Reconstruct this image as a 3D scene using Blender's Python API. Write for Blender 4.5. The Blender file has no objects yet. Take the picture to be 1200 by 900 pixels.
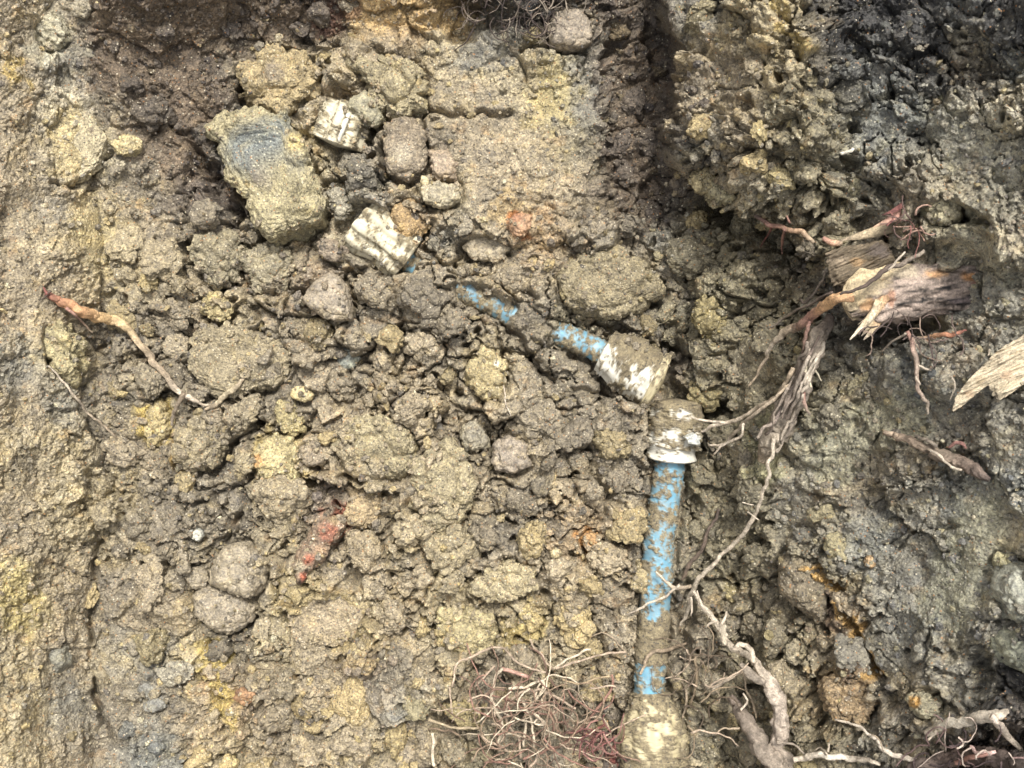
import bpy, math, random
import numpy as np
from mathutils import Vector, Matrix

random.seed(7)
rng = np.random.default_rng(7)
SC = bpy.context.scene
COL = SC.collection

# ------------------------------------------------------------------ camera, sky, sun, exposure
H = 1.383                     # camera height over the trench floor, metres
MPP = 0.0012                  # metres per photo pixel on the floor plane
cd = bpy.data.cameras.new('camera')
cam = bpy.data.objects.new('camera', cd)
COL.objects.link(cam)
cam.location = (0, 0, H)
cam.rotation_euler = (0, 0, 0)
cd.sensor_width = 36
cd.lens = 36 * H / (1200 * MPP)
cd.clip_start = 0.02
cd.clip_end = 500
SC.camera = cam

SUN_EL, SUN_AZ = math.radians(62), math.radians(14)      # azimuth clockwise from +Y
world = bpy.data.worlds.new('World')
SC.world = world
world.use_nodes = True
wn = world.node_tree
bg = wn.nodes['Background']
sky = wn.nodes.new('ShaderNodeTexSky')
sky.sky_type = 'NISHITA'
sky.sun_disc = False
sky.sun_elevation = SUN_EL
sky.sun_rotation = SUN_AZ
sky.air_density = 1.0
sky.dust_density = 4.0
hs = wn.nodes.new('ShaderNodeHueSaturation')
hs.inputs['Saturation'].default_value = 0.28              # overcast: the blue is washed out
wn.links.new(sky.outputs[0], hs.inputs['Color'])
wn.links.new(hs.outputs[0], bg.inputs['Color'])
bg.inputs['Strength'].default_value = 0.12

sd = bpy.data.lights.new('sun', 'SUN')
sd.energy = 1.5
sd.angle = math.radians(10)
sd.color = (1.0, 0.98, 0.95)
sun = bpy.data.objects.new('sun', sd)
COL.objects.link(sun)
dvec = Vector((math.sin(SUN_AZ) * math.cos(SUN_EL), math.cos(SUN_AZ) * math.cos(SUN_EL), math.sin(SUN_EL)))
sun.rotation_euler = dvec.to_track_quat('Z', 'Y').to_euler()
sun.location = (0.4, 0.5, 3)

vs = SC.view_settings
vs.view_transform = 'Standard'
vs.look = 'None'
vs.exposure = 1.64
vs.gamma = 1
SC.cycles.max_bounces = 5
SC.cycles.diffuse_bounces = 3

# ------------------------------------------------------------------ numeric helpers
def s2l(c):
    c = np.asarray(c, float) / 255.0
    return np.where(c <= 0.04045, c / 12.92, ((c + 0.055) / 1.055) ** 2.4)

def sm(a, b, x):
    t = np.clip((x - a) / (b - a), 0, 1)
    return t * t * (3 - 2 * t)

def h3(ix, iy, iz, seed):
    with np.errstate(over='ignore'):
        n = (ix.astype(np.int64).astype(np.uint32) * np.uint32(374761393)
             + iy.astype(np.int64).astype(np.uint32) * np.uint32(668265263)
             + iz.astype(np.int64).astype(np.uint32) * np.uint32(2147483647 - 61)
             + np.uint32((seed * 974711 + 12345) & 0xffffffff))
        n = (n ^ (n >> np.uint32(13))) * np.uint32(1274126177)
        n = n ^ (n >> np.uint32(16))
        n = n * np.uint32(2246822519)
        n = n ^ (n >> np.uint32(15))
    return n.astype(np.float64) / 4294967295.0

def vnoise3(x, y, z, seed=0):
    ix, iy, iz = np.floor(x), np.floor(y), np.floor(z)
    fx, fy, fz = x - ix, y - iy, z - iz
    fx = fx * fx * fx * (fx * (fx * 6 - 15) + 10)
    fy = fy * fy * fy * (fy * (fy * 6 - 15) + 10)
    fz = fz * fz * fz * (fz * (fz * 6 - 15) + 10)
    r = 0
    for dx in (0, 1):
        wx = fx if dx else 1 - fx
        for dy in (0, 1):
            wy = fy if dy else 1 - fy
            for dz in (0, 1):
                wz = fz if dz else 1 - fz
                r = r + wx * wy * wz * h3(ix + dx, iy + dy, iz + dz, seed)
    return r * 2 - 1

def vnoise2(x, y, seed=0):
    ix, iy = np.floor(x), np.floor(y)
    fx, fy = x - ix, y - iy
    fx = fx * fx * fx * (fx * (fx * 6 - 15) + 10)
    fy = fy * fy * fy * (fy * (fy * 6 - 15) + 10)
    z = np.zeros_like(ix)
    a = h3(ix, iy, z, seed); b = h3(ix + 1, iy, z, seed)
    c = h3(ix, iy + 1, z, seed); d = h3(ix + 1, iy + 1, z, seed)
    return ((a * (1 - fx) + b * fx) * (1 - fy) + (c * (1 - fx) + d * fx) * fy) * 2 - 1

def fbm2(x, y, octs=4, seed=0, gain=0.5, ridge=False):
    r, a, t = 0, 1.0, 0
    for k in range(octs):
        c, s = math.cos(0.7 * k + 0.3), math.sin(0.7 * k + 0.3)
        n = vnoise2((x * c - y * s) * 2 ** k + 17.3 * k, (x * s + y * c) * 2 ** k, seed + k * 31)
        if ridge:
            n = 1 - 2 * np.abs(n)
        r = r + a * n
        t += a
        a *= gain
    return r / t

def worley2(x, y, seed=0, jit=0.95):
    """F1, F2, cell random, cell centre"""
    ix, iy = np.floor(x), np.floor(y)
    f1 = np.full(x.shape, 9.0); f2 = np.full(x.shape, 9.0)
    cid = np.zeros(x.shape); cx = np.zeros(x.shape); cy = np.zeros(x.shape)
    z = np.zeros(x.shape)
    for dx in (-1, 0, 1):
        for dy in (-1, 0, 1):
            gx, gy = ix + dx, iy + dy
            px = gx + 0.5 + (h3(gx, gy, z, seed) - 0.5) * jit
            py = gy + 0.5 + (h3(gx, gy, z + 1, seed) - 0.5) * jit
            r = h3(gx, gy, z + 2, seed)
            d = np.hypot(px - x, py - y)
            new = d < f1
            f2 = np.where(new, f1, np.minimum(f2, d))
            cid = np.where(new, r, cid); cx = np.where(new, px, cx); cy = np.where(new, py, cy)
            f1 = np.where(new, d, f1)
    return f1, f2, cid, cx, cy

def worley3(x, y, z, seed=0):
    ix, iy, iz = np.floor(x), np.floor(y), np.floor(z)
    f1 = np.full(x.shape, 9.0); f2 = np.full(x.shape, 9.0)
    for dx in (-1, 0, 1):
        for dy in (-1, 0, 1):
            for dz in (-1, 0, 1):
                gx, gy, gz = ix + dx, iy + dy, iz + dz
                d = np.sqrt((gx + h3(gx, gy, gz, seed) - x) ** 2 + (gy + h3(gx, gy, gz, seed + 1) - y) ** 2
                            + (gz + h3(gx, gy, gz, seed + 2) - z) ** 2)
                f2 = np.where(d < f1, f1, np.minimum(f2, d))
                f1 = np.minimum(f1, d)
    return f1, f2

def gridmap(rows, cell, x, y):
    """bilinear lookup of a table whose entries sit at cell centres; rows [ny][nx](,k)"""
    A = np.asarray(rows, float)
    u = np.clip(x / cell - 0.5, 0, A.shape[1] - 1.001)
    v = np.clip(y / cell - 0.5, 0, A.shape[0] - 1.001)
    i, j = u.astype(int), v.astype(int)
    fu, fv = u - i, v - j
    fu, fv = fu * fu * (3 - 2 * fu), fv * fv * (3 - 2 * fv)
    if A.ndim == 3:
        fu, fv = fu[..., None], fv[..., None]
    return (A[j, i] * (1 - fu) + A[j, i + 1] * fu) * (1 - fv) + (A[j + 1, i] * (1 - fu) + A[j + 1, i + 1] * fu) * fv

def seg_dist(x, y, pts):
    d = np.full(x.shape, 1e9)
    for (ax, ay), (bx, by) in zip(pts[:-1], pts[1:]):
        vx, vy = bx - ax, by - ay
        t = np.clip(((x - ax) * vx + (y - ay) * vy) / (vx * vx + vy * vy + 1e-9), 0, 1)
        d = np.minimum(d, np.hypot(x - ax - t * vx, y - ay - t * vy))
    return d

# ------------------------------------------------------------------ what the ground is made of and how high it lies
PAL = dict(                       # real base colours of the soils (as sRGB swatches)
    y=(172, 154, 110), t=(162, 144, 110), b=(138, 125, 101), d=(106, 92, 79), g=(142, 137, 122),
    s=(126, 128, 122), k=(74, 72, 72), o=(178, 146, 96), p=(188, 174, 140), l=(138, 127, 94), r=(152, 132, 108))
SOIL = [                          # which soil lies where, numbers into KINDS, one per 50 photo pixels
    [1, 8, 3, 3, 3, 3, 3, 3, 1, 7, 1, 4, 6, 2, 3, 3, 4, 0, 0, 6, 6, 6, 5, 6],
    [1, 4, 3, 3, 3, 2, 0, 0, 1, 1, 0, 4, 0, 4, 3, 3, 1, 1, 0, 6, 5, 6, 1, 5],
    [1, 8, 2, 3, 3, 3, 0, 1, 1, 1, 1, 1, 0, 4, 3, 3, 1, 1, 9, 9, 5, 5, 4, 8],
    [1, 8, 8, 2, 3, 5, 0, 0, 2, 10, 2, 1, 1, 9, 3, 3, 4, 1, 9, 9, 5, 4, 4, 4],
    [1, 1, 2, 2, 3, 3, 0, 0, 4, 1, 0, 1, 1, 1, 3, 3, 1, 8, 9, 9, 4, 2, 1, 4],
    [1, 0, 0, 1, 2, 2, 0, 1, 8, 7, 4, 1, 7, 2, 2, 4, 9, 9, 2, 9, 2, 2, 2, 10],
    [1, 1, 0, 0, 1, 2, 1, 10, 2, 1, 2, 1, 1, 2, 1, 2, 9, 9, 3, 3, 2, 2, 4, 4],
    [1, 1, 2, 2, 1, 0, 2, 2, 2, 2, 2, 2, 2, 9, 2, 9, 9, 9, 9, 4, 3, 2, 4, 4],
    [4, 0, 2, 2, 2, 1, 2, 1, 2, 1, 2, 0, 2, 2, 2, 3, 9, 2, 9, 4, 4, 5, 2, 4],
    [1, 4, 2, 0, 2, 1, 2, 1, 1, 1, 1, 1, 2, 2, 2, 1, 9, 9, 9, 9, 2, 5, 4, 4],
    [0, 0, 2, 1, 1, 2, 0, 1, 0, 1, 1, 2, 1, 2, 2, 2, 9, 2, 4, 4, 2, 2, 2, 4],
    [1, 0, 0, 2, 2, 2, 0, 10, 1, 1, 1, 1, 2, 1, 2, 2, 9, 9, 4, 2, 2, 4, 5, 5],
    [1, 0, 0, 2, 2, 2, 0, 10, 1, 0, 0, 2, 2, 7, 1, 2, 9, 9, 4, 4, 5, 4, 4, 8],
    [0, 1, 2, 1, 2, 2, 1, 1, 1, 1, 0, 1, 1, 1, 1, 2, 9, 9, 2, 9, 4, 4, 4, 4],
    [1, 1, 2, 1, 1, 2, 0, 1, 0, 1, 0, 0, 0, 1, 2, 1, 2, 2, 2, 7, 4, 5, 4, 4],
    [0, 1, 0, 4, 0, 2, 0, 1, 10, 1, 0, 2, 1, 0, 1, 2, 2, 9, 9, 2, 4, 4, 4, 6],
    [0, 4, 2, 2, 1, 7, 2, 1, 1, 4, 1, 2, 2, 2, 2, 1, 9, 2, 9, 7, 2, 1, 4, 6],
    [0, 1, 2, 5, 1, 0, 1, 1, 0, 1, 1, 9, 2, 1, 3, 1, 9, 9, 2, 9, 4, 2, 3, 3]]
KINDS = [PAL[c] for c in ('y', 't', 'b', 'd', 'g', 's', 'k', 'o', 'p', 'l', 'r')]
SOILRGB = np.array([[s2l(KINDS[c]) for c in r] for r in SOIL])
_lum = SOILRGB @ np.array([0.3, 0.55, 0.15])
SOILRGB = (_lum[..., None] + (SOILRGB - _lum[..., None]) * 0.61) * np.array([0.903, 0.889, 0.845])
CLOD = [
    [1, 2, 2, 4, 3, 3, 4, 3, 3, 6, 5, 4],
    [1, 2, 2, 4, 5, 2, 2, 3, 4, 6, 5, 4],
    [1, 2, 5, 5, 6, 3, 3, 4, 6, 6, 4, 3],
    [1, 4, 6, 6, 6, 6, 5, 5, 6, 5, 3, 3],
    [1, 5, 7, 7, 7, 7, 6, 6, 6, 4, 3, 3],
    [1, 4, 6, 7, 7, 7, 6, 6, 5, 2, 4, 3],
    [1, 4, 6, 6, 7, 7, 6, 5, 5, 4, 3, 2],
    [1, 3, 5, 6, 7, 7, 6, 6, 5, 5, 4, 3],
    [1, 3, 4, 6, 7, 6, 5, 5, 5, 5, 4, 5]]

def foot_x(py):
    return np.interp(py, [-60, 150, 230, 300, 450, 600, 750, 960], [775, 778, 792, 800, 822, 852, 862, 880])

# pipe runs: photo pixels on the trench floor; (x, y, z metres of the axis)
PIPE_V = [(789, 500, -0.014), (783, 560, -0.016), (773, 625, -0.016), (769, 690, -0.017), (763, 760, -0.018), (761, 800, -0.017), (763, 850, -0.015)]
PIPE_D = [(428, 262, -0.012), (478, 306, -0.018), (570, 352, -0.020), (620, 378, -0.026), (684, 402, -0.014), (742, 434, -0.004)]

SMEARS = [  # x, y, rx, ry, angle
    (565, 120, 120, 46, 0), (600, 190, 80, 50, 0), (880, 420, 30, 30, 20), (1010, 620, 40, 26, 0), (1090, 590, 40, 30, 0), (1180, 520, 30, 40, 0), (960, 100, 24, 40, 0), (1060, 700, 34, 40, 0), (1030, 160, 30, 40, 0), (880, 730, 22, 40, 0),
    (905, 510, 24, 62, 10), (1150, 615, 42, 60, 10), (1115, 695, 52, 44, 0), (1065, 488, 60, 26, 0), (1000, 540, 40, 52, 0), (1140, 190, 60, 54, 0), (1130, 285, 40, 22, 0), (985, 470, 26, 40, 20),
    (92, 165, 36, 46, 20), (110, 265, 60, 44, 10), (30, 280, 30, 120, 4), (34, 470, 20, 60, 0), (88, 800, 14, 50, 0), (30, 60, 20, 40, 0), (1040, 765, 40, 40, 0), (870, 100, 40, 50, 0), (380, 725, 40, 24, 0), (935, 600, 30, 40, 20), (160, 330, 40, 30, 0)]
HOLES = [  # x, y, rx, ry, angle, depth
    (850, 262, 74, 16, 14, .05), (252, 215, 13, 62, -32, .05), (286, 100, 8, 24, 0, .03), (396, 112, 24, 11, 10, .035), (405, 562, 9, 7, 0, .03),
    (412, 665, 7, 38, -15, .04), (784, 425, 20, 48, 10, .07), (836, 482, 17, 20, 20, .05), (812, 600, 9, 16, 0, .03),
    (1040, 388, 70, 16, -4, .05), (885, 634, 30, 11, 10, .04), (948, 700, 24, 8, 30, .04), (1000, 845, 30, 10, 20, .02),
    (805, 730, 14, 55, 8, .045), (738, 800, 10, 45, 4, .03), (300, 490, 9, 16, -30, .03), (600, 618, 8, 6, 0, .03),
    (470, 737, 12, 7, 0, .025), (503, 731, 6, 6, 0, .025), (446, 592, 6, 16, 5, .03), (735, 150, 28, 90, 4, .02),
    (830, 245, 36, 16, 25, .05), (768, 60, 10, 60, -2, .02), (560, 790, 50, 20, -20, .02), (640, 850, 70, 26, 0, .025),
    (515, 850, 22, 20, 0, .03), (905, 290, 22, 22, 0, .03), (448, 192, 5, 36, -4, .03), (500, 168, 5, 26, -10, .03),
    (503, 240, 12, 6, 10, .02), (1110, 250, 44, 14, 12, .03), (1150, 790, 16, 34, 10, .03), (975, 262, 16, 22, 10, .02),
    (700, 650, 18, 10, 0, .02), (398, 462, 18, 20, 30, .02), (470, 390, 9, 12, -30, .025), (1165, 870, 60, 30, 0, .02),
    (945, 790, 10, 60, -25, .03), (550, 20, 60, 30, 0, .03), (960, 235, 40, 12, 20, .03), (355, 600, 5, 20, 0, .02)]
CRACKS = [  # half width, depth, points
    (5, .03, [(216, 285), (222, 300), (240, 325), (262, 345), (276, 352)]), (4, .025, [(288, 290), (280, 325), (296, 350), (298, 380)]),
    (4, .025, [(216, 375), (222, 400), (232, 425), (212, 430), (215, 455)]), (4, .02, [(345, 500), (355, 520), (362, 545), (375, 553), (385, 548)]),
    (4, .03, [(270, 515), (262, 535), (255, 545)]), (4, .02, [(248, 575), (255, 590), (262, 600)]), (4, .02, [(482, 505), (488, 525), (500, 520)]),
    (4, .03, [(575, 365), (605, 392), (620, 415), (642, 440), (655, 452)]), (4, .03, [(660, 380), (690, 376), (718, 386)]),
    (3.5, .02, [(498, 128), (540, 134), (575, 132), (600, 134)]), (4, .02, [(545, 290), (590, 305), (602, 322), (618, 345), (625, 352)]),
    (4, .025, [(712, 52), (704, 120), (714, 165), (716, 200)]), (3.5, .015, [(60, 215), (90, 222), (110, 200), (130, 180)]),
    (4, .02, [(445, 60), (452, 76), (470, 90)]), (4, .02, [(230, 716), (250, 738), (275, 742), (295, 728)]), (3, .02, [(345, 830), (370, 850), (385, 842)]),
    (4, .02, [(800, 98), (815, 70), (830, 60)]), (4, .025, [(610, 60), (640, 58), (660, 62), (695, 60)]), (3, .015, [(165, 765), (210, 775), (240, 800)]),
    (4, .02, [(720, 470), (690, 458), (660, 462)]), (4, .02, [(690, 520), (700, 560), (720, 590)]), (3.5, .02, [(625, 570), (630, 600), (650, 610)]),
    (4, .03, [(1110, 250), (1130, 262), (1160, 262)]), (5, .03, [(960, 655), (985, 700), (1005, 760), (1030, 800), (1045, 830)]),
    (3.5, .02, [(270, 610), (262, 640), (275, 665)]), (3, .02, [(130, 560), (118, 610), (112, 650), (108, 750)]), (3, .02, [(110, 800), (130, 870), (150, 880)]),
    (4, .025, [(545, 680), (548, 725), (556, 760)]), (4, .02, [(340, 820), (355, 850), (380, 870)]), (4, .02, [(250, 810), (262, 850), (268, 900)])]

PATCHES = [  # radius, swatch, strength, points: earth of another colour; plain darker tone in the upper recess and top right
    (62, (112, 97, 84), .8, [(140, 10), (235, 20), (370, 6)]), (50, (112, 97, 84), .8, [(150, 70), (215, 110), (225, 150)]), (30, (116, 100, 86), .6, [(160, 150), (215, 190)]),
    (34, (110, 96, 84), .75, [(742, 70), (738, 170), (748, 250)]), (50, (70, 68, 69), .6, [(985, 30), (1100, 25), (1190, 30)]), (30, (84, 82, 82), .6, [(1010, 80), (1150, 95)]),
    (70, (124, 116, 98), .45, [(900, 330), (880, 450)]), (60, (122, 112, 94), .5, [(930, 640), (900, 760), (960, 850)]),
    (9, (178, 140, 84), .8, [(962, 662), (976, 692), (990, 725), (1008, 762), (1026, 795)]), (11, (92, 76, 66), .8, [(958, 700), (976, 740), (992, 775), (1010, 805)]),
    (26, (150, 124, 88), .5, [(970, 800), (1000, 812)]), (9, (190, 164, 100), .5, [(917, 10), (926, 36), (938, 62)]), (12, (170, 100, 48), .8, [(611, 258), (613, 266)]),
    (20, (178, 152, 112), .5, [(600, 225), (590, 250)]), (34, (186, 158, 118), .8, [(430, 12), (500, 8), (530, 4)]), (34, (184, 166, 130), .8, [(80, 150), (92, 185)]),
    (36, (174, 158, 122), .5, [(105, 255), (130, 290)]), (20, (178, 92, 70), .6, [(395, 610), (385, 630)]), (30, (190, 168, 112), .6, [(325, 530), (330, 560)]),
    (16, (196, 172, 104), .7, [(180, 480), (186, 510)]), (14, (190, 130, 60), .6, [(690, 632), (692, 640)]), (26, (150, 146, 118), .6, [(905, 500), (895, 545)]),
    (60, (140, 136, 124), .5, [(1130, 170), (1160, 240)]), (40, (150, 146, 128), .6, [(1060, 490), (1000, 500), (980, 540)]), (40, (146, 143, 126), .6, [(1150, 610), (1110, 700)]),
    (26, (112, 72, 68), .5, [(385, 22), (400, 10)]), (30, (66, 58, 56), .6, [(560, 5), (640, 25), (690, 8)]), (22, (176, 156, 100), .6, [(600, 745), (625, 735)]),
    (14, (120, 54, 52), .6, [(700, 862), (712, 880)]), (40, (172, 152, 102), .4, [(350, 700), (410, 740)]), (30, (180, 162, 100), .5, [(15, 680), (25, 720)]),
    (14, (150, 120, 60), .6, [(215, 520), (214, 545)]), (18, (178, 156, 92), .6, [(235, 760), (255, 800), (262, 830)]), (12, (186, 160, 96), .6, [(12, 75), (18, 90)]),
    (22, (190, 184, 168), .5, [(58, 38), (50, 55)]), (16, (132, 126, 120), .6, [(60, 235), (62, 250)]), (30, (182, 164, 116), .5, [(640, 130), (650, 100)]),
    (12, (200, 190, 176), .5, [(1125, 50), (1150, 40)]), (40, (176, 170, 150), .35, [(1120, 270), (1180, 300)])]

def base_z(px, py):
    w = 9 * vnoise2(px / 70, py / 70, 5) + 4 * vnoise2(px / 24, py / 24, 6)
    z = 0.006 * vnoise2(px / 160, py / 160, 9)
    z = z + 0.125 * np.clip((112 + w - px) / 112, 0, None) ** 0.8                     # left wall
    f = foot_x(py)
    t = np.clip((px + w - f) / (1200 - f), 0, None)
    z = z + 0.37 * t ** 0.88                                                          # right wall
    z = z + 0.105 * sm(774, 797, px + w) * (1 - sm(150, 262, py + w * 1.5 + (px - 860) * -0.15)) * (1 - sm(930, 1010, px))
    z = z + 0.035 * sm(830, 880, px + w) * (1 - sm(225, 262, py + w + (px - 900) * -0.2))
    z = z + 0.10 * sm(70, -70, py + w) * (1 - sm(700, 800, px)) * sm(40, 150, px)                        # far end rises
    z = z + 0.07 * (1 - sm(120, 330, px - (100 - py) * 0.3)) * (1 - sm(60, 300, py)) * sm(60, 150, px)   # dark bank, upper left
    z = z + 0.03 * sm(396, 430, px + w) * (1 - sm(700, 716, px + w)) * sm(30, 56, py + w) * (1 - sm(262, 295, py + w * 2))
    z = z - 0.022 * sm(700, 720, px + w) * (1 - sm(770, 790, px)) * (1 - sm(300, 370, py))
    z = z - 0.012 * np.exp(-(seg_dist(px, py, [p[:2] for p in PIPE_V]) / 45.0) ** 2)
    return z

def detail(px, py):
    """height of clods, crumbs and cracks, metres, and the soil colour"""
    wx = px + 8 * fbm2(px / 40, py / 40, 3, 11); wy = py + 8 * fbm2(px / 40, py / 40, 3, 12)
    wx = wx + 2.8 * fbm2(px / 8, py / 8, 3, 13); wy = wy + 2.8 * fbm2(px / 8, py / 8, 3, 14)
    amp = gridmap(CLOD, 100, px + 20 * vnoise2(px / 60, py / 60, 15), py) / 7.0
    left = 1 - sm(85, 125, px)
    right = sm(0, 50, px - foot_x(py))
    D = 0
    f1, f2, c1, ax, ay = worley2(wx / 58, wy / 52, 21)
    crk = sm(-0.35, 0.25, vnoise2(px / 45, py / 45, 18))          # gaps open only here and there
    dome = np.sqrt(np.clip(1.05 - (f1 / 0.82) ** 2, 0.02, 1))
    fa = h3(np.floor(c1 * 9973), np.floor(c1 * 131), c1 * 0, 5) * 6.283
    tilt1 = 0.020 * (np.cos(fa) * (wx / 58 - ax) + np.sin(fa) * (wy / 52 - ay)) * (0.4 + c1)
    D = D + amp * ((c1 - 0.5) * 0.034 + 0.012 * dome + tilt1 - 0.016 * crk * np.exp(-((f2 - f1) / 0.07) ** 2))
    g1, g2, c2, bx, by = worley2(wx / 27 + 3.1, wy / 25 + 7.7, 22)
    dome2 = np.sqrt(np.clip(1.05 - (g1 / 0.82) ** 2, 0.02, 1))
    fb = h3(np.floor(c2 * 9973), np.floor(c2 * 131), c2 * 0, 6) * 6.283
    tilt2 = 0.0125 * (np.cos(fb) * (wx / 27 + 3.1 - bx) + np.sin(fb) * (wy / 25 + 7.7 - by)) * (0.4 + c2)
    D = D + (amp * 0.85 + 0.1) * ((c2 - 0.5) * 0.017 + 0.005 * dome2 + tilt2 - 0.006 * crk * np.exp(-((g2 - g1) / 0.08) ** 2))
    k1, k2, c3, _, _ = worley2(wx / 12.5 + 1.3, wy / 12 + 2.2, 23)
    D = D + (0.35 + 0.65 * amp) * ((c3 - 0.5) * 0.0065 + 0.0018 * np.sqrt(np.clip(1.05 - (k1 / 0.85) ** 2, 0.02, 1)))
    m1, m2, c4, _, _ = worley2((px + 1.5 * vnoise2(px / 4, py / 4, 77)) / 6.2, (py + 1.5 * vnoise2(px / 4, py / 4, 78)) / 6.0, 24)
    patch = sm(-0.25, 0.35, vnoise2(px / 55, py / 55, 16) + 0.4 * vnoise2(px / 18, py / 18, 17))   # crumbly against smeared
    D = D + (0.25 + 0.75 * patch) * ((c4 - 0.5) * 0.0042 + 0.0018 * (1 - m1))
    D = D + 0.0060 * fbm2(px / 9, py / 9, 4, 31, 0.75) * (0.5 + 0.5 * patch) + 0.010 * (0.4 + amp) * fbm2(px / 48, py / 48, 3, 33)
    D = D + right * (0.034 * fbm2(px / 95, py / 75, 4, 41, 0.5) + 0.006 * fbm2(px / 16, py / 14, 3, 44, 0.6))
    D = D + left * 0.35 * ((c3 - 0.5) * 0.006 + (c2 - 0.5) * 0.008) + left * 0.0025 * fbm2(px / 12 + 2 * vnoise2(px / 40, py / 60, 53), py / 90, 3, 51, 0.6)
    for x0, y0, rx, ry, a in SMEARS:
        c, s = math.cos(math.radians(a)), math.sin(math.radians(a))
        u = (px - x0) * c + (py - y0) * s; v = -(px - x0) * s + (py - y0) * c
        f = 1 - sm(0.6, 1.15, np.sqrt((u / rx) ** 2 + (v / ry) ** 2) + 0.30 * fbm2(px / 22, py / 22, 3, 66))
        D = D * (1 - (0.78 - 0.22 * ((y0 < 260) & (x0 > 400) & (x0 < 720))) * f) + f * (0.004 * fbm2(u / 60, v / 14, 3, 67) + 0.0009 * fbm2(u / 14, v / 4, 3, 68))
    p1, p2, pc, _, _ = worley2((px + 9 * fbm2(px / 13, py / 13, 3, 201)) / 46, (py + 9 * fbm2(px / 13, py / 13, 3, 202)) / 40, 203)
    D = D - 0.032 * sm(0.35, 0.75, amp) * (pc > 0.35) * (1 - sm(0.06, 0.17, p1)) - 0.018 * sm(0.35, 0.75, amp) * (1 - sm(0.015, 0.07, p2 - p1)) * (pc > 0.60)
    # cavities and cracks
    qx = px + 7 * vnoise2(px / 12, py / 12, 61) + 2.5 * vnoise2(px / 5, py / 5, 63)
    qy = py + 7 * vnoise2(px / 12, py / 12, 62) + 2.5 * vnoise2(px / 5, py / 5, 64)
    for x0, y0, rx, ry, a, dep in HOLES:
        c, s = math.cos(math.radians(a)), math.sin(math.radians(a))
        u = (qx - x0) * c + (qy - y0) * s; v = -(qx - x0) * s + (qy - y0) * c
        D = D - dep * (1 - sm(0.45, 1.15, np.sqrt((u / rx) ** 2 + (v / ry) ** 2)))
    for hw, dep, pts in CRACKS:
        D = D - dep * np.exp(-(seg_dist(px + (qx - px) * 0.5, py + (qy - py) * 0.5, pts) / hw) ** 2)
    # colour: taken per clod so that each clod keeps its own earth
    sxp = np.where(h3(np.floor(c1 * 997), np.floor(c2 * 997), c1 * 0, 3) > 0.4, ax * 58, wx)
    syp = np.where(h3(np.floor(c1 * 997), np.floor(c2 * 997), c1 * 0, 3) > 0.4, ay * 52, wy)
    col = gridmap(SOILRGB, 50, sxp + (c2 - 0.5) * 34, syp + (h3(np.floor(c2 * 999), np.floor(c1 * 999), c2 * 0, 9) - 0.5) * 34)
    col2 = gridmap(SOILRGB, 50, px + 14 * vnoise2(px / 20, py / 20, 71), py + 14 * vnoise2(px / 20, py / 20, 72))
    col = col * 0.5 + col2 * 0.5
    col = col * (1 + 0.30 * (c2 - 0.5) + 0.22 * (c3 - 0.5) + 0.16 * (c1 - 0.5))[..., None]
    yel = sm(0.25, 0.75, vnoise2(px / 22, py / 22, 81) + 0.5 * vnoise2(px / 7, py / 7, 82))[..., None] * 0.32
    col = col * (1 - yel) + yel * col * np.array([1.28, 1.20, 0.95])
    drk = sm(0.35, 0.8, vnoise2(px / 26, py / 26, 83) + 0.5 * vnoise2(px / 6, py / 6, 84))[..., None] * 0.45
    col = col * (1 - drk) + drk * col * np.array([0.62, 0.66, 0.76])
    org = sm(0.65, 0.95, vnoise2(px / 15, py / 15, 85) + 0.4 * vnoise2(px / 5, py / 5, 86))[..., None] * 0.28
    col = col * (1 - org) + org * col * np.array([1.35, 1.0, 0.66])
    for rad, rgb, k, pts in PATCHES:
        d = seg_dist(px + (qx - px) * 1.6, py + (qy - py) * 1.6, pts)
        f = (k * (1 - sm(rad * 0.45, rad * 1.2, d)))[..., None]
        col = col * (1 - f) + f * s2l(rgb) * np.array([0.88, 0.90, 0.84]) * (0.8 + 0.5 * c3[..., None])
    st = left[..., None] * 0.10 * (fbm2(px / 8 + 3 * vnoise2(px / 30, py / 60, 89), py / 90, 3, 88, 0.6)[..., None])
    col = col * (1 + st)
    return D, np.clip(col, 0.004, 0.8)

def unproject(px, py, z):
    k = MPP * (H - z) / H
    return np.stack([(px - 600) * k, (450 - py) * k, z + 0 * px], -1)

def ell(cx, cy, rx, ry, ang=0, n=8, seed=1, jit=0.14):
    rr = random.Random(seed)
    c, s_ = math.cos(math.radians(ang)), math.sin(math.radians(ang))
    out = []
    for k in range(n):
        a = 2 * math.pi * (k + rr.uniform(-0.22, 0.22)) / n
        q = 1 + rr.uniform(-jit, jit)
        x, y = rx * q * math.cos(a), ry * q * math.sin(a)
        out.append((cx + x * c - y * s_, cy + x * s_ + y * c))
    return out

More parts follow.
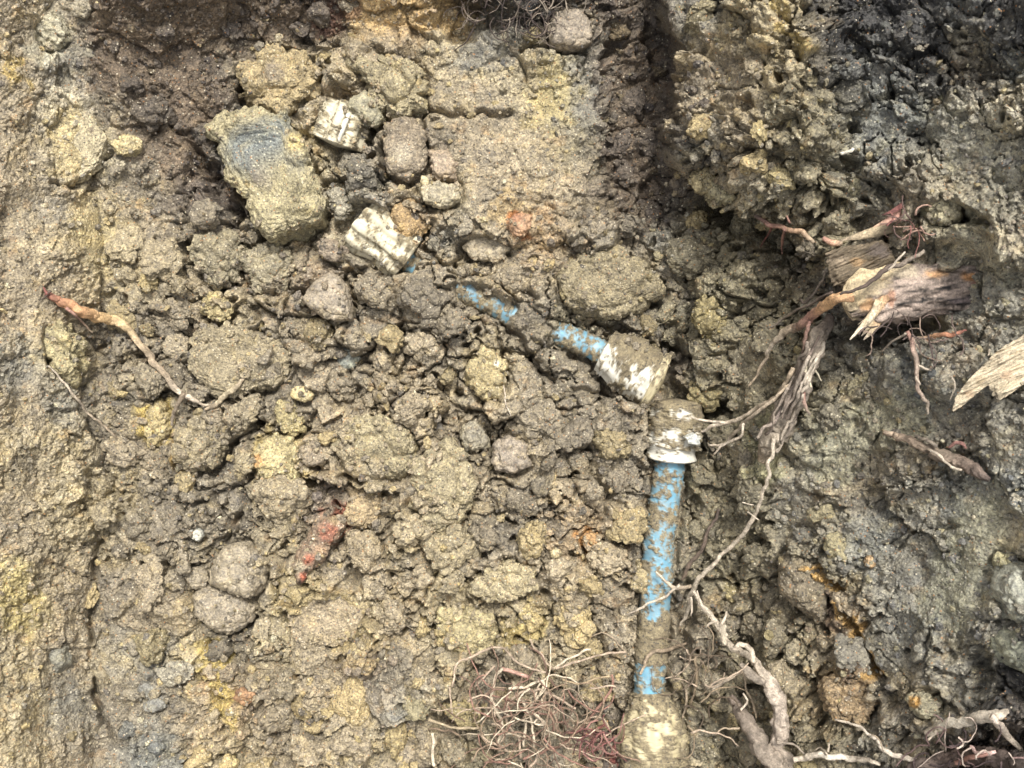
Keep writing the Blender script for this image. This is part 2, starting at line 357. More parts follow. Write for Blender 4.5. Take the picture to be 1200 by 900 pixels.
STONES = [
    # name, category, label, outline, height, up, material, rgb, sub, e, k, fine, blotch
    ('clay_clod', 'clay clod', 'crumbly yellow clod resting just above the big speckled block', [(283, 72), (300, 62), (350, 62), (376, 84), (372, 112), (345, 128), (305, 132), (284, 118)], .07, .040, 'c', (176, 152, 104), 5, .6, 1.1, 2.0, [(320, 85, 14, (120, 112, 104), .7)]),
    ('clay_clod', 'clay clod', 'crumbly khaki clod above the cream fitting and left of the smooth clay face', [(412, 72), (440, 58), (478, 66), (500, 90), (496, 128), (468, 146), (445, 138), (430, 112)], .06, .020, 'c', (164, 150, 112), 5, .6, 1.1, 2.0, None),
    ('stone', 'stone', 'brown-grey stone in the dark soil at the top edge, right of the fine black roots', [(642, 30), (655, 15), (685, 14), (695, 30), (694, 54), (668, 60), (645, 56)], .045, .024, 's', (138, 122, 108), 5, .5, .5, .8, None),
    ('stone', 'stone', 'small grey-olive angular stone leaning over the cream ribbed fitting', [(412, 118), (428, 108), (442, 120), (452, 140), (440, 152), (424, 142), (410, 130)], .035, .026, 's', (146, 142, 116), 4, .5, .5, .8, None),
    ('clay_clod', 'clay clod', 'squarish brown clod with a pale left face beside a deep upright crack', [(452, 146), (480, 142), (500, 158), (500, 200), (478, 214), (455, 206)], .05, .020, 'c', (150, 134, 112), 5, .45, .6, 1.2, [(470, 180, 16, (176, 166, 146), .7)]),
    ('stone', 'stone', 'pinkish-brown stone under the smooth clay face, right of the squarish clod', [(502, 178), (525, 176), (540, 192), (534, 212), (512, 212), (505, 198)], .04, .016, 's', (156, 132, 112), 4, .55, .6, 1.0, None),
    ('clay_clod', 'clay clod', 'orange-ochre crumbly clod right beside the cream ribbed coupling', [(462, 238), (478, 230), (500, 246), (506, 262), (492, 276), (475, 290), (462, 270)], .04, .018, 'c', (188, 150, 90), 5, .6, 1.1, 1.6, None),
    ('stone', 'stone', 'flat grey stone lying crosswise between the orange clod and the smooth clay face', [(490, 222), (515, 214), (538, 220), (540, 236), (518, 244), (496, 238)], .025, .015, 's', (152, 142, 122), 4, .5, .6, 1.0, None),
    ('stone', 'stone', 'long flat tan stone lying crosswise just below the rust-brown pebble spot', [(540, 290), (556, 280), (590, 282), (602, 292), (586, 304), (555, 303)], .025, .014, 's', (160, 145, 122), 4, .5, .5, .8, None),
    ('pebble', 'pebble', 'rust-brown round pebble set in the lower edge of the smooth clay face', ell(610, 263, 14, 16, 0, 9, 4), .02, .010, 's', (156, 104, 66), 4, .8, .5, .8, [(606, 252, 7, (120, 62, 40), .5)]),
    ('stone', 'stone', 'smooth grey-brown stone with a sharp ridge, below the cream ribbed coupling', [(352, 350), (372, 328), (388, 318), (402, 328), (412, 352), (414, 376), (395, 378), (370, 366)], .05, .030, 's', (148, 134, 118), 5, .55, .35, .5, None),
    ('clay_clod', 'clay clod', 'bright yellow clod left of centre, above the open clay plate', ell(256, 362, 21, 18, 0, 8, 7), .035, .022, 'c', (190, 170, 110), 5, .7, 1.0, 1.5, None),
    ('pebble', 'pebble', 'small smooth yellow pebble resting among brown clods left of centre', ell(354, 462, 14, 10, 8, 9, 8, .06), .02, .017, 's', (192, 172, 116), 4, .85, .25, .4, None),
    ('clay_clod', 'clay clod', 'pale yellow knobbly clod standing proud in the middle of the trench', [(552, 424), (566, 408), (582, 412), (597, 430), (590, 452), (580, 466), (562, 468), (549, 446)], .05, .034, 'c', (186, 166, 112), 5, .65, 1.2, 1.2, [(582, 426, 4, (226, 220, 200), .8)]),
    ('stone', 'stone', 'smooth brown cobble, the lower of the two touching cobbles at lower left', [(228, 694), (240, 685), (262, 686), (288, 696), (300, 712), (296, 728), (272, 742), (252, 738), (232, 718)], .06, .030, 's', (150, 136, 118), 5, .75, .30, .7, None),
    ('stone', 'stone', 'rounded brown cobble, the upper of the two touching cobbles at lower left', [(250, 660), (268, 636), (292, 634), (308, 656), (310, 682), (296, 700), (270, 692), (248, 684)], .06, .026, 's', (150, 136, 116), 5, .7, .45, .8, [(300, 655, 8, (108, 106, 106), .7)]),
    ('stone', 'stone', 'little brown stone wedged left of the two touching cobbles', ell(232, 676, 16, 13, 10, 7, 9), .03, .016, 's', (146, 132, 112), 4, .7, .5, .8, None),
    ('clay_clod', 'clay clod', 'broad lemon-yellow clod with an orange left corner, left of centre', [(298, 540), (306, 518), (326, 508), (345, 514), (352, 538), (350, 566), (330, 560), (310, 556)], .05, .026, 'c', (192, 174, 116), 5, .55, .9, 1.8, [(302, 540, 9, (198, 150, 100), .8)]),
    ('clay_clod', 'clay clod', 'narrow upright yellow clod between the thin left root and the open clay plate', ell(184, 497, 14, 27, 8, 8, 11), .035, .014, 'c', (190, 168, 106), 4, .7, 1.0, 1.6, None),
    ('clay_clod', 'clay clod', 'crumbly yellow clump hanging below the torn root end on the left wall', [(56, 372), (72, 366), (84, 380), (94, 402), (96, 432), (84, 448), (68, 436), (56, 410)], .05, .022, 'c', (178, 164, 116), 5, .6, 1.2, 2.0, None),
    ('clay_clod', 'clay clod', 'tall yellow clod beside the small yellow pebble', ell(338, 490, 15, 24, -25, 7, 13), .04, .020, 'c', (186, 168, 108), 4, .65, 1.1, 1.6, None),
    ('clay_clod', 'clay clod', 'pale tan clod jutting from the right wall above the thick broken log', [(1082, 244), (1100, 234), (1120, 236), (1120, 256), (1104, 268), (1088, 262)], .05, .030, 'c', (176, 166, 132), 5, .55, .9, 1.4, None),
    ('clay_clod', 'clay clod', 'tiny lemon-coloured crumbly clod high on the right edge of the wall', ell(1178, 659, 14, 13, 0, 7, 15), .025, .018, 'c', (206, 196, 146), 4, .6, 1.2, 1.5, None),
    ('stone', 'stone', 'pale grey-green smooth stone at the right edge, lower of the two', [(1172, 752), (1184, 738), (1210, 736), (1222, 760), (1215, 790), (1190, 786), (1176, 772)], .05, .020, 's', (156, 158, 138), 5, .42, .6, 1.2, None),
    ('stone', 'stone', 'pale bluish-grey stone at the right edge, upper of the two', [(1168, 690), (1180, 664), (1215, 660), (1222, 700), (1205, 726), (1180, 724)], .05, .016, 's', (150, 152, 142), 5, .42, .6, 1.2, None),
    ('clay_clod', 'clay clod', 'bright orange clod left of the upright blue pipe', [(681, 632), (690, 624), (702, 628), (702, 642), (688, 646)], .025, .016, 'c', (204, 146, 70), 4, .6, .9, 1.0, None),
    ('pebble', 'pebble', 'glossy orange-brown pebble at lower left beside a dark gap', ell(287, 816, 13, 11, 0, 8, 17), .02, .014, 's', (150, 96, 48), 4, .75, .5, .7, [(279, 812, 4, (70, 48, 36), .8)]),
    ('clay_clod', 'clay clod', 'rounded brown lump overhanging a dark hollow on the lower right wall', [(914, 660), (930, 642), (952, 650), (960, 690), (972, 722), (955, 730), (935, 712), (916, 690)], .08, .030, 'c', (126, 112, 92), 5, .6, .5, 1.2, None),
    ('clay_clod', 'clay clod', 'rusty orange-brown crumbly clod on the lower right wall below the long ochre edge', [(965, 800), (985, 788), (1012, 800), (1030, 818), (1022, 842), (996, 848), (972, 832)], .06, .016, 'c', (150, 122, 84), 5, .6, 1.1, 2.0, None),
    ('clay_clod', 'clay clod', 'small grey clod with an orange stain, above the pale forked root at lower right', ell(1082, 824, 18, 15, 10, 8, 19), .035, .022, 'c', (158, 152, 126), 4, .65, 1.0, 1.4, [(1072, 822, 8, (196, 146, 70), .8)]),
    ('clay_clod', 'clay clod', 'broad flat pale clod right of centre low down, striped like torn clay', [(548, 690), (566, 666), (600, 655), (628, 668), (632, 688), (606, 700), (575, 706)], .05, .024, 'c', (182, 166, 126), 5, .5, .7, 1.6, None),
    ('clay_clod', 'clay clod', 'big crumbly tan clod with a sharp right edge in the middle of the trench', [(396, 520), (410, 492), (448, 486), (480, 505), (488, 530), (486, 556), (455, 560), (415, 566), (398, 548)], .06, .022, 'c', (166, 152, 116), 5, .45, .8, 2.4, [(412, 535, 9, (190, 160, 106), .7)]),
    ('clay_clod', 'clay clod', 'big knobbly khaki clod just below and right of the big crumbly tan one', [(492, 560), (498, 520), (522, 510), (548, 530), (552, 580), (535, 618), (505, 616), (480, 592)], .06, .022, 'c', (168, 154, 118), 5, .5, .9, 2.4, None),
    ('stone', 'stone', 'squarish purple-grey stone in the middle of the trench, below the pale knobbly clod', [(578, 520), (595, 510), (618, 520), (622, 545), (604, 556), (580, 552)], .045, .020, 's', (140, 126, 116), 4, .5, .5, 1.0, None),
    ('stone', 'stone', 'dull grey stone beside the squarish purple-grey stone', ell(556, 512, 19, 20, 20, 7, 23), .035, .014, 's', (130, 124, 110), 4, .6, .5, 1.0, None),
    ('clay_clod', 'clay clod', 'orange-tan clod above and right of the red brick fragment', [(408, 580), (425, 570), (444, 576), (448, 604), (430, 622), (408, 612)], .045, .022, 'c', (184, 156, 112), 5, .5, .9, 1.8, None),
    ('clay_clod', 'clay clod', 'pinkish clod with a smooth upper face below the orange-tan clod', [(404, 622), (436, 622), (446, 648), (436, 672), (414, 664), (404, 645)], .045, .018, 'c', (172, 152, 120), 5, .55, .8, 1.6, None),
    ('clay_clod', 'clay clod', 'wide flat pinkish-tan plate of clay below the brick fragment', [(336, 712), (352, 698), (400, 698), (430, 712), (428, 742), (396, 758), (350, 750), (338, 732)], .05, .020, 'c', (174, 154, 124), 5, .4, .45, 2.0, None),
    ('clay_clod', 'clay clod', 'broad yellow-tan clod above the root tangle', [(505, 740), (515, 712), (548, 708), (575, 718), (584, 748), (560, 764), (525, 764)], .05, .018, 'c', (182, 166, 116), 5, .55, .9, 2.0, None),
    ('clay_clod', 'clay clod', 'wide brown clay plate with a forked crack beside it, left of the smooth ridged stone', [(228, 398), (245, 384), (285, 388), (320, 396), (338, 420), (330, 448), (292, 462), (252, 462), (226, 436)], .05, .016, 'c', (152, 138, 108), 5, .4, .55, 2.4, None),
    ('clay_clod', 'clay clod', 'knobbly tan clod below the pale short root left of centre', [(212, 512), (232, 490), (256, 498), (262, 525), (250, 548), (222, 552), (206, 535)], .05, .022, 'c', (156, 142, 112), 5, .55, 1.0, 2.0, None),
    ('clay_clod', 'clay clod', 'tan clod with dark gaps on both sides, above the bright yellow clod', [(222, 290), (240, 272), (276, 274), (284, 300), (276, 330), (252, 338), (232, 318)], .05, .022, 'c', (156, 144, 114), 5, .5, .9, 2.0, None),
    ('clay_clod', 'clay clod', 'grey-tan clod right of the dark forked gap, under the big speckled block', [(290, 302), (310, 286), (336, 292), (348, 318), (330, 346), (300, 342)], .05, .020, 'c', (154, 144, 118), 5, .55, 1.0, 2.0, None),
    ('clay_clod', 'clay clod', 'large flat khaki lump just above the clay-caked coupling', [(655, 325), (675, 300), (720, 298), (760, 312), (775, 345), (745, 362), (700, 372), (665, 356)], .06, .020, 'c', (150, 136, 102), 5, .5, .7, 2.0, None),
    ('clay_clod', 'clay clod', 'yellow clod touching the left side of the upright blue pipe', ell(752, 676, 13, 20, 0, 7, 29), .035, .014, 'c', (180, 160, 112), 4, .6, 1.0, 1.4, None),
    ('stone', 'stone', 'dark slate-grey stone set in the left wall low down', [(46, 768), (60, 758), (78, 758), (80, 778), (66, 792), (52, 784)], .03, .012, 's', (104, 110, 108), 4, .5, .5, .8, None),
    ('stone', 'stone', 'small slate-blue stone at lower left, upper of the dark pair', ell(174, 808, 12, 10, 30, 7, 31), .02, .012, 's', (104, 106, 108), 4, .6, .4, .6, None),
    ('stone', 'stone', 'small slate-blue flat stone at lower left, lower of the dark pair', ell(182, 825, 16, 9, -15, 7, 32), .02, .013, 's', (126, 128, 130), 4, .6, .4, .6, None),
    ('pebble', 'pebble', 'near-black pebble at lower left below the dark pair', ell(184, 876, 10, 8, 0, 8, 33), .018, .012, 's', (78, 80, 84), 4, .7, .4, .5, None),
    ('pebble', 'pebble', 'bright white pebble above the two touching cobbles', ell(230, 625, 10, 8, 20, 7, 34), .018, .013, 's', (196, 196, 190), 4, .7, .4, .6, None),
    ('stone', 'stone', 'small white angular stone beside the top coupling of the upright pipe', [(801, 512), (812, 507), (822, 514), (820, 522), (806, 520)], .016, .040, 's', (206, 212, 218), 4, .5, .3, .3, None),
    ('pebble', 'pebble', 'blue-grey chip below the smooth ridged stone, among brown clods', ell(408, 420, 13, 13, 0, 7, 36), .02, .011, 's', (128, 140, 142), 4, .6, .5, .8, None),
    ('pebble', 'pebble', 'dark navy pebble in the gap above the big knobbly khaki clod', ell(512, 503, 10, 9, 0, 8, 37), .018, .008, 's', (74, 76, 86), 4, .7, .5, .7, None),
    ('pebble', 'pebble', 'small ochre pebble in the dark pocket above the ochre edge on the right wall', ell(1020, 659, 8, 7, 0, 8, 38), .016, .012, 's', (192, 146, 84), 4, .8, .4, .5, None),
    ('stone', 'stone', 'blackish stone in the dark pocket beside the small ochre pebble, right wall', ell(990, 664, 14, 8, 20, 7, 39), .022, .010, 's', (70, 70, 76), 4, .6, .5, .8, None),
    ('clay_clod', 'clay clod', 'pale chalky lump near the top left corner of the left wall', ell(62, 40, 16, 19, 10, 8, 40), .03, .014, 'c', (190, 182, 156), 4, .65, 1.1, 2.0, None),
    ('clay_clod', 'clay clod', 'smooth pale clay plate with small holes painted as dark spots, on the upper left wall', [(58, 130), (80, 120), (112, 138), (130, 165), (118, 195), (90, 218), (70, 206), (62, 165)], .03, .006, 'c', (184, 168, 132), 5, .4, .35, 1.4, [(73, 145, 4, (100, 92, 84), .9), (84, 170, 3, (110, 98, 86), .8), (107, 152, 4, (120, 106, 90), .7)]),  # the holes have no depth: their shade is painted as dark spots
    ('clay_clod', 'clay clod', 'yellowish ragged clump at the lower lip of the right-hand overhang', [(826, 232), (842, 206), (862, 208), (868, 226), (850, 238), (836, 242)], .04, .018, 'c', (176, 166, 128), 5, .6, 1.2, 1.6, None),
    ('pebble', 'pebble', 'tiny cream pebble stuck upright under the squarish brown clod', ell(498, 213, 5, 8, -20, 7, 43), .012, .018, 's', (206, 188, 140), 3, .7, .3, .3, None),
    ('pebble', 'pebble', 'pale yellow pebble left of the bright orange clod', ell(651, 648, 8, 8, 0, 7, 44), .015, .012, 's', (188, 172, 124), 3, .8, .4, .5, None),
]
STEP = 1.38
gx = np.arange(-66, 1268, STEP); gy = np.arange(-66, 968, STEP)
PX, PY = np.meshgrid(gx, gy)
Z0 = base_z(PX, PY)
B0 = unproject(PX, PY, Z0)
Zs = Z0.copy()                                  # smoothed base for the outward direction
def boxblur(a, r):
    for ax in (0, 1):
        p = np.pad(a, [(r, r) if i == ax else (0, 0) for i in range(2)], mode='edge')
        c = np.cumsum(p, axis=ax)
        c = np.insert(c, 0, 0, axis=ax)
        n = a.shape[ax]
        hi = np.take(c, range(2 * r + 1, 2 * r + 1 + n), axis=ax); lo = np.take(c, range(0, n), axis=ax)
        a = (hi - lo) / (2 * r + 1)
    return a
Zs = boxblur(boxblur(Zs, 8), 8)
Bs = unproject(PX, PY, Zs)
du = np.gradient(Bs, axis=1); dv = np.gradient(Bs, axis=0)
N = np.cross(dv, du); N /= np.linalg.norm(N, axis=-1, keepdims=True)
N = N * 0.6 + np.array([0, 0, 0.4]); N /= np.linalg.norm(N, axis=-1, keepdims=True)
D, CLR = detail(PX, PY)

# room for the pipes: where they lie bare the earth sinks to mid-pipe, elsewhere it closes over them
def carve(px, py, D, z0, pts, rad, depth, soft=4.0):
    d = seg_dist(px + 3 * vnoise2(px / 6, py / 6, 91), py + 3 * vnoise2(px / 6, py / 6, 92), pts)
    m = 1 - sm(rad, rad + soft + 5, d)
    tgt = depth - z0 + 0.6 * (D - D.mean())
    return D * (1 - m) + np.minimum(tgt, D) * m
D = carve(PX, PY, D, Z0, [(789, 478), (783, 560), (773, 625), (769, 690), (763, 760), (762, 805), (763, 905)], 21, -0.020)
D = carve(PX, PY, D, Z0, [(764, 835), (764, 905)], 36, -0.022)
D = carve(PX, PY, D, Z0, [(792, 482), (791, 532)], 28, -0.020)
D = carve(PX, PY, D, Z0, [(668, 399), (704, 409)], 14, -0.016)
D = carve(PX, PY, D, Z0, [(714, 416), (752, 440)], 30, -0.012)
D = carve(PX, PY, D, Z0, [(550, 346), (592, 364)], 9, -0.018)
D = carve(PX, PY, D, Z0, [(426, 268), (456, 292)], 26, -0.012)
D = carve(PX, PY, D, Z0, [(476, 306), (480, 309)], 6, -0.018)
D = carve(PX, PY, D, Z0, [(394, 152), (412, 152)], 22, 0.000)
# the earth falls away in an uneven gap round the lumps that lie on it
BLOCK = [(252, 158), (270, 140), (345, 138), (358, 165), (372, 205), (390, 240), (380, 264), (322, 284), (296, 250), (278, 215)]
for k, ol in enumerate([BLOCK] + [q[3] for q in STONES if q[5] > 0.0125]):
    ol = np.array(list(ol) + [ol[0]], float)
    x0, y0 = ol.min(0) - 16; x1, y1 = ol.max(0) + 16
    a, b = max(0, int((x0 + 66) / STEP)), max(0, int((y0 + 66) / STEP)); c, d = int((x1 + 66) / STEP), int((y1 + 66) / STEP)
    if c <= a + 2 or d <= b + 2:
        continue
    qx, qy = PX[b:d, a:c], PY[b:d, a:c]
    mx, my = ol[:-1].mean(0)
    big = min(1.0, (ol[:, 0].max() - ol[:, 0].min()) / 60)
    side = 0.55 - 0.45 * ((qx - mx) * 0.25 - (qy - my) * 1.0) / (np.hypot(qx - mx, qy - my) + 1)
    ds = seg_dist(qx + 3 * vnoise2(qx / 9, qy / 9, 401), qy + 3 * vnoise2(qx / 9, qy / 9, 402), ol.tolist())
    D[b:d, a:c] -= (0.010 + 0.020 * big) * np.clip(side + 0.5 * vnoise2(qx / 22, qy / 22, 403 + k), 0, 1) * np.exp(-(ds / (2.5 + 3.0 * big)) ** 2)
D = D - 0.010 * sm(0.5, 0.9, gridmap(CLOD, 100, PX, PY) / 7.0)
P = B0 + N * D[..., None]
FPX = 600 + P[..., 0] / (MPP * (H - P[..., 2]) / H)          # where each ground point is seen
FPY = 450 - P[..., 1] / (MPP * (H - P[..., 2]) / H)
ZBUF = np.full((1034, 1334), -9.0)
ii = np.clip(np.round(FPY).astype(int) + 66, 0, 1033); jj = np.clip(np.round(FPX).astype(int) + 66, 0, 1333)
np.maximum.at(ZBUF, (ii, jj), P[..., 2])
for _ in range(2):
    m = ZBUF < -1
    s = np.pad(ZBUF, 1, mode='edge')
    ZBUF = np.where(m, np.maximum.reduce([s[1:-1, :-2], s[1:-1, 2:], s[:-2, 1:-1], s[2:, 1:-1]]), ZBUF)

def gz(px, py, r=3, q=0.8):
    """height of the ground seen at a photo point"""
    i, j = int(round(py)) + 66, int(round(px)) + 66
    w = ZBUF[max(0, i - r):i + r + 1, max(0, j - r):j + r + 1]
    w = w[w > -1]
    return float(np.quantile(w, q)) if w.size else 0.0

def W(px, py, z):
    k = MPP * (H - z) / H
    return np.array([(px - 600) * k, (450 - py) * k, z])

def soil_rgb(px, py):
    return gridmap(SOILRGB, 50, np.array([float(px)]), np.array([float(py)]))[0]

# ------------------------------------------------------------------ materials
def nodes(name):
    m = bpy.data.materials.new(name)
    m.use_nodes = True
    nt = m.node_tree
    return m, nt, nt.nodes['Principled BSDF']

def N_(nt, t, **kw):
    n = nt.nodes.new(t)
    for k, v in kw.items():
        if k in n.inputs:
            n.inputs[k].default_value = v
        else:
            setattr(n, k, v)
    return n

def mixc(nt, fac, a, b, blend='MIX'):
    n = nt.nodes.new('ShaderNodeMix')
    n.data_type = 'RGBA'
    n.blend_type = blend
    n.clamp_factor = True
    for sock, v in ((n.inputs[0], fac), (n.inputs[6], a), (n.inputs[7], b)):
        if isinstance(v, bpy.types.NodeSocket):
            nt.links.new(v, sock)
        elif isinstance(v, (int, float)):
            sock.default_value = v
        else:
            sock.default_value = (*v, 1)
    return n.outputs[2]

def ramp(nt, src, a, b, lo=0.0, hi=1.0):
    n = nt.nodes.new('ShaderNodeMapRange')
    nt.links.new(src, n.inputs[0])
    n.inputs[1].default_value = a; n.inputs[2].default_value = b
    n.inputs[3].default_value = lo; n.inputs[4].default_value = hi
    return n.outputs[0]

def soil_material(name, source, gritty=1.0, rough=(0.42, 0.88), bump=1.0):
    m, nt, bs = nodes(name)
    if source == 'attr':
        c = N_(nt, 'ShaderNodeVertexColor', layer_name='Col').outputs[0]
    else:
        oi = N_(nt, 'ShaderNodeObjectInfo')
        c = oi.outputs['Color']
    pos = N_(nt, 'ShaderNodeNewGeometry').outputs['Position']
    def noise(scale, det=5, rgh=0.6):
        n = N_(nt, 'ShaderNodeTexNoise', Scale=scale, Detail=det, Roughness=rgh)
        nt.links.new(pos, n.inputs['Vector'])
        return n
    n1 = noise(130, 7, 0.75).outputs[0]
    c = mixc(nt, ramp(nt, n1, 0.32, 0.68), mixc(nt, 1, c, (0.56, 0.57, 0.60), 'MULTIPLY'), mixc(nt, 1, c, (1.46, 1.44, 1.35), 'MULTIPLY'))
    n2 = noise(38, 4, 0.65).outputs[0]
    c = mixc(nt, ramp(nt, n2, 0.55, 0.70, 0, 0.5), c, mixc(nt, 1, c, (1.20, 1.14, 0.92), 'MULTIPLY'))
    n3 = noise(330, 4, 0.7).outputs[0]
    c = mixc(nt, ramp(nt, n3, 0.35, 0.65), mixc(nt, 1, c, (0.58, 0.58, 0.60), 'MULTIPLY'), mixc(nt, 1, c, (1.42, 1.40, 1.34), 'MULTIPLY'))
    v = N_(nt, 'ShaderNodeTexVoronoi', Scale=330.0)
    nt.links.new(pos, v.inputs['Vector'])
    sep = N_(nt, 'ShaderNodeSeparateColor')
    nt.links.new(v.outputs['Color'], sep.inputs[0])
    near = ramp(nt, v.outputs['Distance'], 0.30, 0.42, 1, 0)
    def both(a, b):
        k = N_(nt, 'ShaderNodeMath', operation='MULTIPLY')
        nt.links.new(a, k.inputs[0]); nt.links.new(b, k.inputs[1])
        return k.outputs[0]
    c = mixc(nt, both(near, ramp(nt, sep.outputs[0], 0.90, 0.93, 0, 0.75 * gritty)), c, (0.62, 0.55, 0.40))     # pale grit
    c = mixc(nt, both(near, ramp(nt, sep.outputs[1], 0.88, 0.92, 0, 0.8 * gritty)), c, (0.035, 0.033, 0.036))   # dark grit
    c = mixc(nt, both(near, ramp(nt, sep.outputs[2], 0.955, 0.97, 0, 0.7 * gritty)), c, (0.42, 0.20, 0.07))     # rusty grit
    nt.links.new(c, bs.inputs['Base Color'])
    nt.links.new(ramp(nt, n2, 0.3, 0.7, *rough), bs.inputs['Roughness'])
    bs.inputs['Specular IOR Level'].default_value = 0.35
    b1 = N_(nt, 'ShaderNodeBump', Strength=1.0, Distance=0.0036 * bump)
    nt.links.new(noise(300, 5, 0.7).outputs[0], b1.inputs['Height'])
    v2 = N_(nt, 'ShaderNodeTexVoronoi', Scale=260.0)
    nt.links.new(pos, v2.inputs['Vector'])
    b2 = N_(nt, 'ShaderNodeBump', Strength=0.9, Distance=0.0018 * bump)
    b2.invert = True
    nt.links.new(v2.outputs['Distance'], b2.inputs['Height'])
    nt.links.new(b1.outputs[0], b2.inputs['Normal'])
    nt.links.new(b2.outputs[0], bs.inputs['Normal'])
    return m

M_SOIL = soil_material('soil', 'attr')
M_CLOD = soil_material('clod_earth', 'obj')
M_STONE = soil_material('stone_face', 'obj', gritty=0.35, rough=(0.35, 0.7), bump=0.45)

# ------------------------------------------------------------------ object helpers
def tag(o, label=None, cat=None, group=None, kind=None):
    for k, v in (('label', label), ('category', cat), ('group', group), ('kind', kind)):
        if v:
            o[k] = v
    return o

def np_mesh(name, V, F, mat=None, col=None, smooth=True):
    V = np.asarray(V, dtype=np.float32).reshape(-1, 3)
    F = np.asarray(F, dtype=np.int32)
    me = bpy.data.meshes.new(name)
    me.vertices.add(len(V)); me.vertices.foreach_set('co', V.ravel())
    k = F.shape[1]
    me.loops.add(F.size); me.loops.foreach_set('vertex_index', F.ravel())
    me.polygons.add(len(F))
    me.polygons.foreach_set('loop_start', np.arange(0, F.size, k, dtype=np.int32))
    me.polygons.foreach_set('loop_total', np.full(len(F), k, dtype=np.int32))
    me.polygons.foreach_set('use_smooth', np.full(len(F), smooth, dtype=bool))
    me.update(calc_edges=True)
    if col is not None:
        a = me.color_attributes.new('Col', 'FLOAT_COLOR', 'POINT')
        rgba = np.ones((len(V), 4), np.float32); rgba[:, :3] = col
        a.data.foreach_set('color', rgba.ravel())
    if mat:
        me.materials.append(mat)
    return me

def link(name, me, parent=None, loc=None):
    o = bpy.data.objects.new(name, me)
    COL.objects.link(o)
    if parent:
        o.parent = parent
    if loc is not None:
        o.location = loc
    return o

def thing(name, label, cat, loc=(0, 0, 0), group=None):
    o = bpy.data.objects.new(name, None)
    o.empty_display_size = 0.02
    COL.objects.link(o)
    o.location = [float(v) for v in loc]
    return tag(o, label, cat, group)

# ------------------------------------------------------------------ the ground: floor, walls, surrounding land
ny, nx = PX.shape
idx = np.arange(ny * nx).reshape(ny, nx)
quads = np.stack([idx[1:, :-1], idx[1:, 1:], idx[:-1, 1:], idx[:-1, :-1]], -1).reshape(-1, 4)
fcx = (PX[1:, :-1] + STEP / 2).ravel(); fcy = (PY[1:, :-1] - STEP / 2).ravel()
wob = 7 * vnoise2(fcx / 30, fcy / 30, 101) + 3 * vnoise2(fcx / 9, fcy / 9, 102)
is_l = fcx + wob < 108
is_r = fcx + wob > foot_x(fcy) + 8
is_t = (~is_l) & (~is_r) & (fcy + wob < 34)
Pf = P.reshape(-1, 3); Cf = CLR.reshape(-1, 3)
dU = np.gradient(P, axis=1); dV = np.gradient(P, axis=0)
NN = np.cross(dV, dU); NN /= np.linalg.norm(NN, axis=-1, keepdims=True) + 1e-12
NN = NN.reshape(-1, 3)
for nm, mask, lab in (('trench_floor', ~(is_l | is_r | is_t), 'lumpy yellow-brown clay floor of the trench'),
                      ('trench_wall', is_l, 'smeared sunlit clay wall along the left side of the trench'),
                      ('trench_wall', is_r, 'rough grey-olive clay wall full of roots on the right of the trench'),
                      ('trench_bank', is_t, 'crumbly brown soil bank at the far end of the trench')):
    q = quads[mask]
    use = np.unique(q)
    remap = np.full(ny * nx, -1, np.int64); remap[use] = np.arange(len(use))
    me = np_mesh(nm, Pf[use], remap[q], M_SOIL, Cf[use])
    me.normals_split_custom_set_from_vertices(NN[use].tolist())
    o = link(nm, me)
    tag(o, lab, None, None, 'structure')

# the trench beyond the frame: walls up to the lawn-level ground, and the land around
loop = np.concatenate([P[0, :], P[1:, -1], P[-1, -2::-1], P[-2:0:-1, 0]])
lcol = np.concatenate([CLR[0, :], CLR[1:, -1], CLR[-1, -2::-1], CLR[-2:0:-1, 0]])
loop = loop[::3]; lcol = lcol[::3]
n = len(loop)
soft = sum(np.roll(loop, k, axis=0) for k in range(-24, 25)) / 49.0
softc = sum(np.roll(lcol, k, axis=0) for k in range(-60, 61)) / 121.0
rim = np.empty_like(loop)
for i, p in enumerate(loop):
    x, y = p[0], p[1]
    rx = -1.15 if x < 0 else 0.90
    k = max(abs(x) / abs(rx), abs(y) / (1.25 if y > 0 else 1.35), 1e-6)
    rim[i] = (x / k, y / k, 0.88)
rows = []
cols = []
for t in np.linspace(0, 1, 90):
    e = t ** 1.5
    w = float(sm(0, 0.10, np.array(t)))
    L0 = loop * (1 - w) + soft * w
    r = np.stack([L0[:, 0] * (1 - e ** 0.5) + rim[:, 0] * e ** 0.5, L0[:, 1] * (1 - e ** 0.5) + rim[:, 1] * e ** 0.5,
                  L0[:, 2] * (1 - e) + rim[:, 2] * e], -1)
    q = r.copy()
    nz = 0.030 * vnoise3(q[:, 0] * 9, q[:, 1] * 9, q[:, 2] * 9, 7) + 0.020 * vnoise3(q[:, 0] * 24, q[:, 1] * 24, q[:, 2] * 24, 8) + 0.010 * vnoise3(q[:, 0] * 60, q[:, 1] * 60, q[:, 2] * 60, 9) + 0.005 * vnoise3(q[:, 0] * 150, q[:, 1] * 150, q[:, 2] * 150, 10)
    f_ = min(1, t * 8)
    r[:, :2] *= (1 + nz * f_ * 1.6)[:, None]
    r[:, 2] += nz * f_ * 0.8
    rows.append(r)
    cn = 1 + 0.35 * vnoise3(q[:, 0] * 14, q[:, 1] * 14, q[:, 2] * 14, 12) + 0.2 * vnoise3(q[:, 0] * 50, q[:, 1] * 50, q[:, 2] * 50, 13)
    cols.append((lcol * (1 - w) + (softc * (1 - 0.5 * t) + s2l((120, 104, 84)) * 0.5 * t) * w) * (1 + (cn - 1) * w)[:, None])
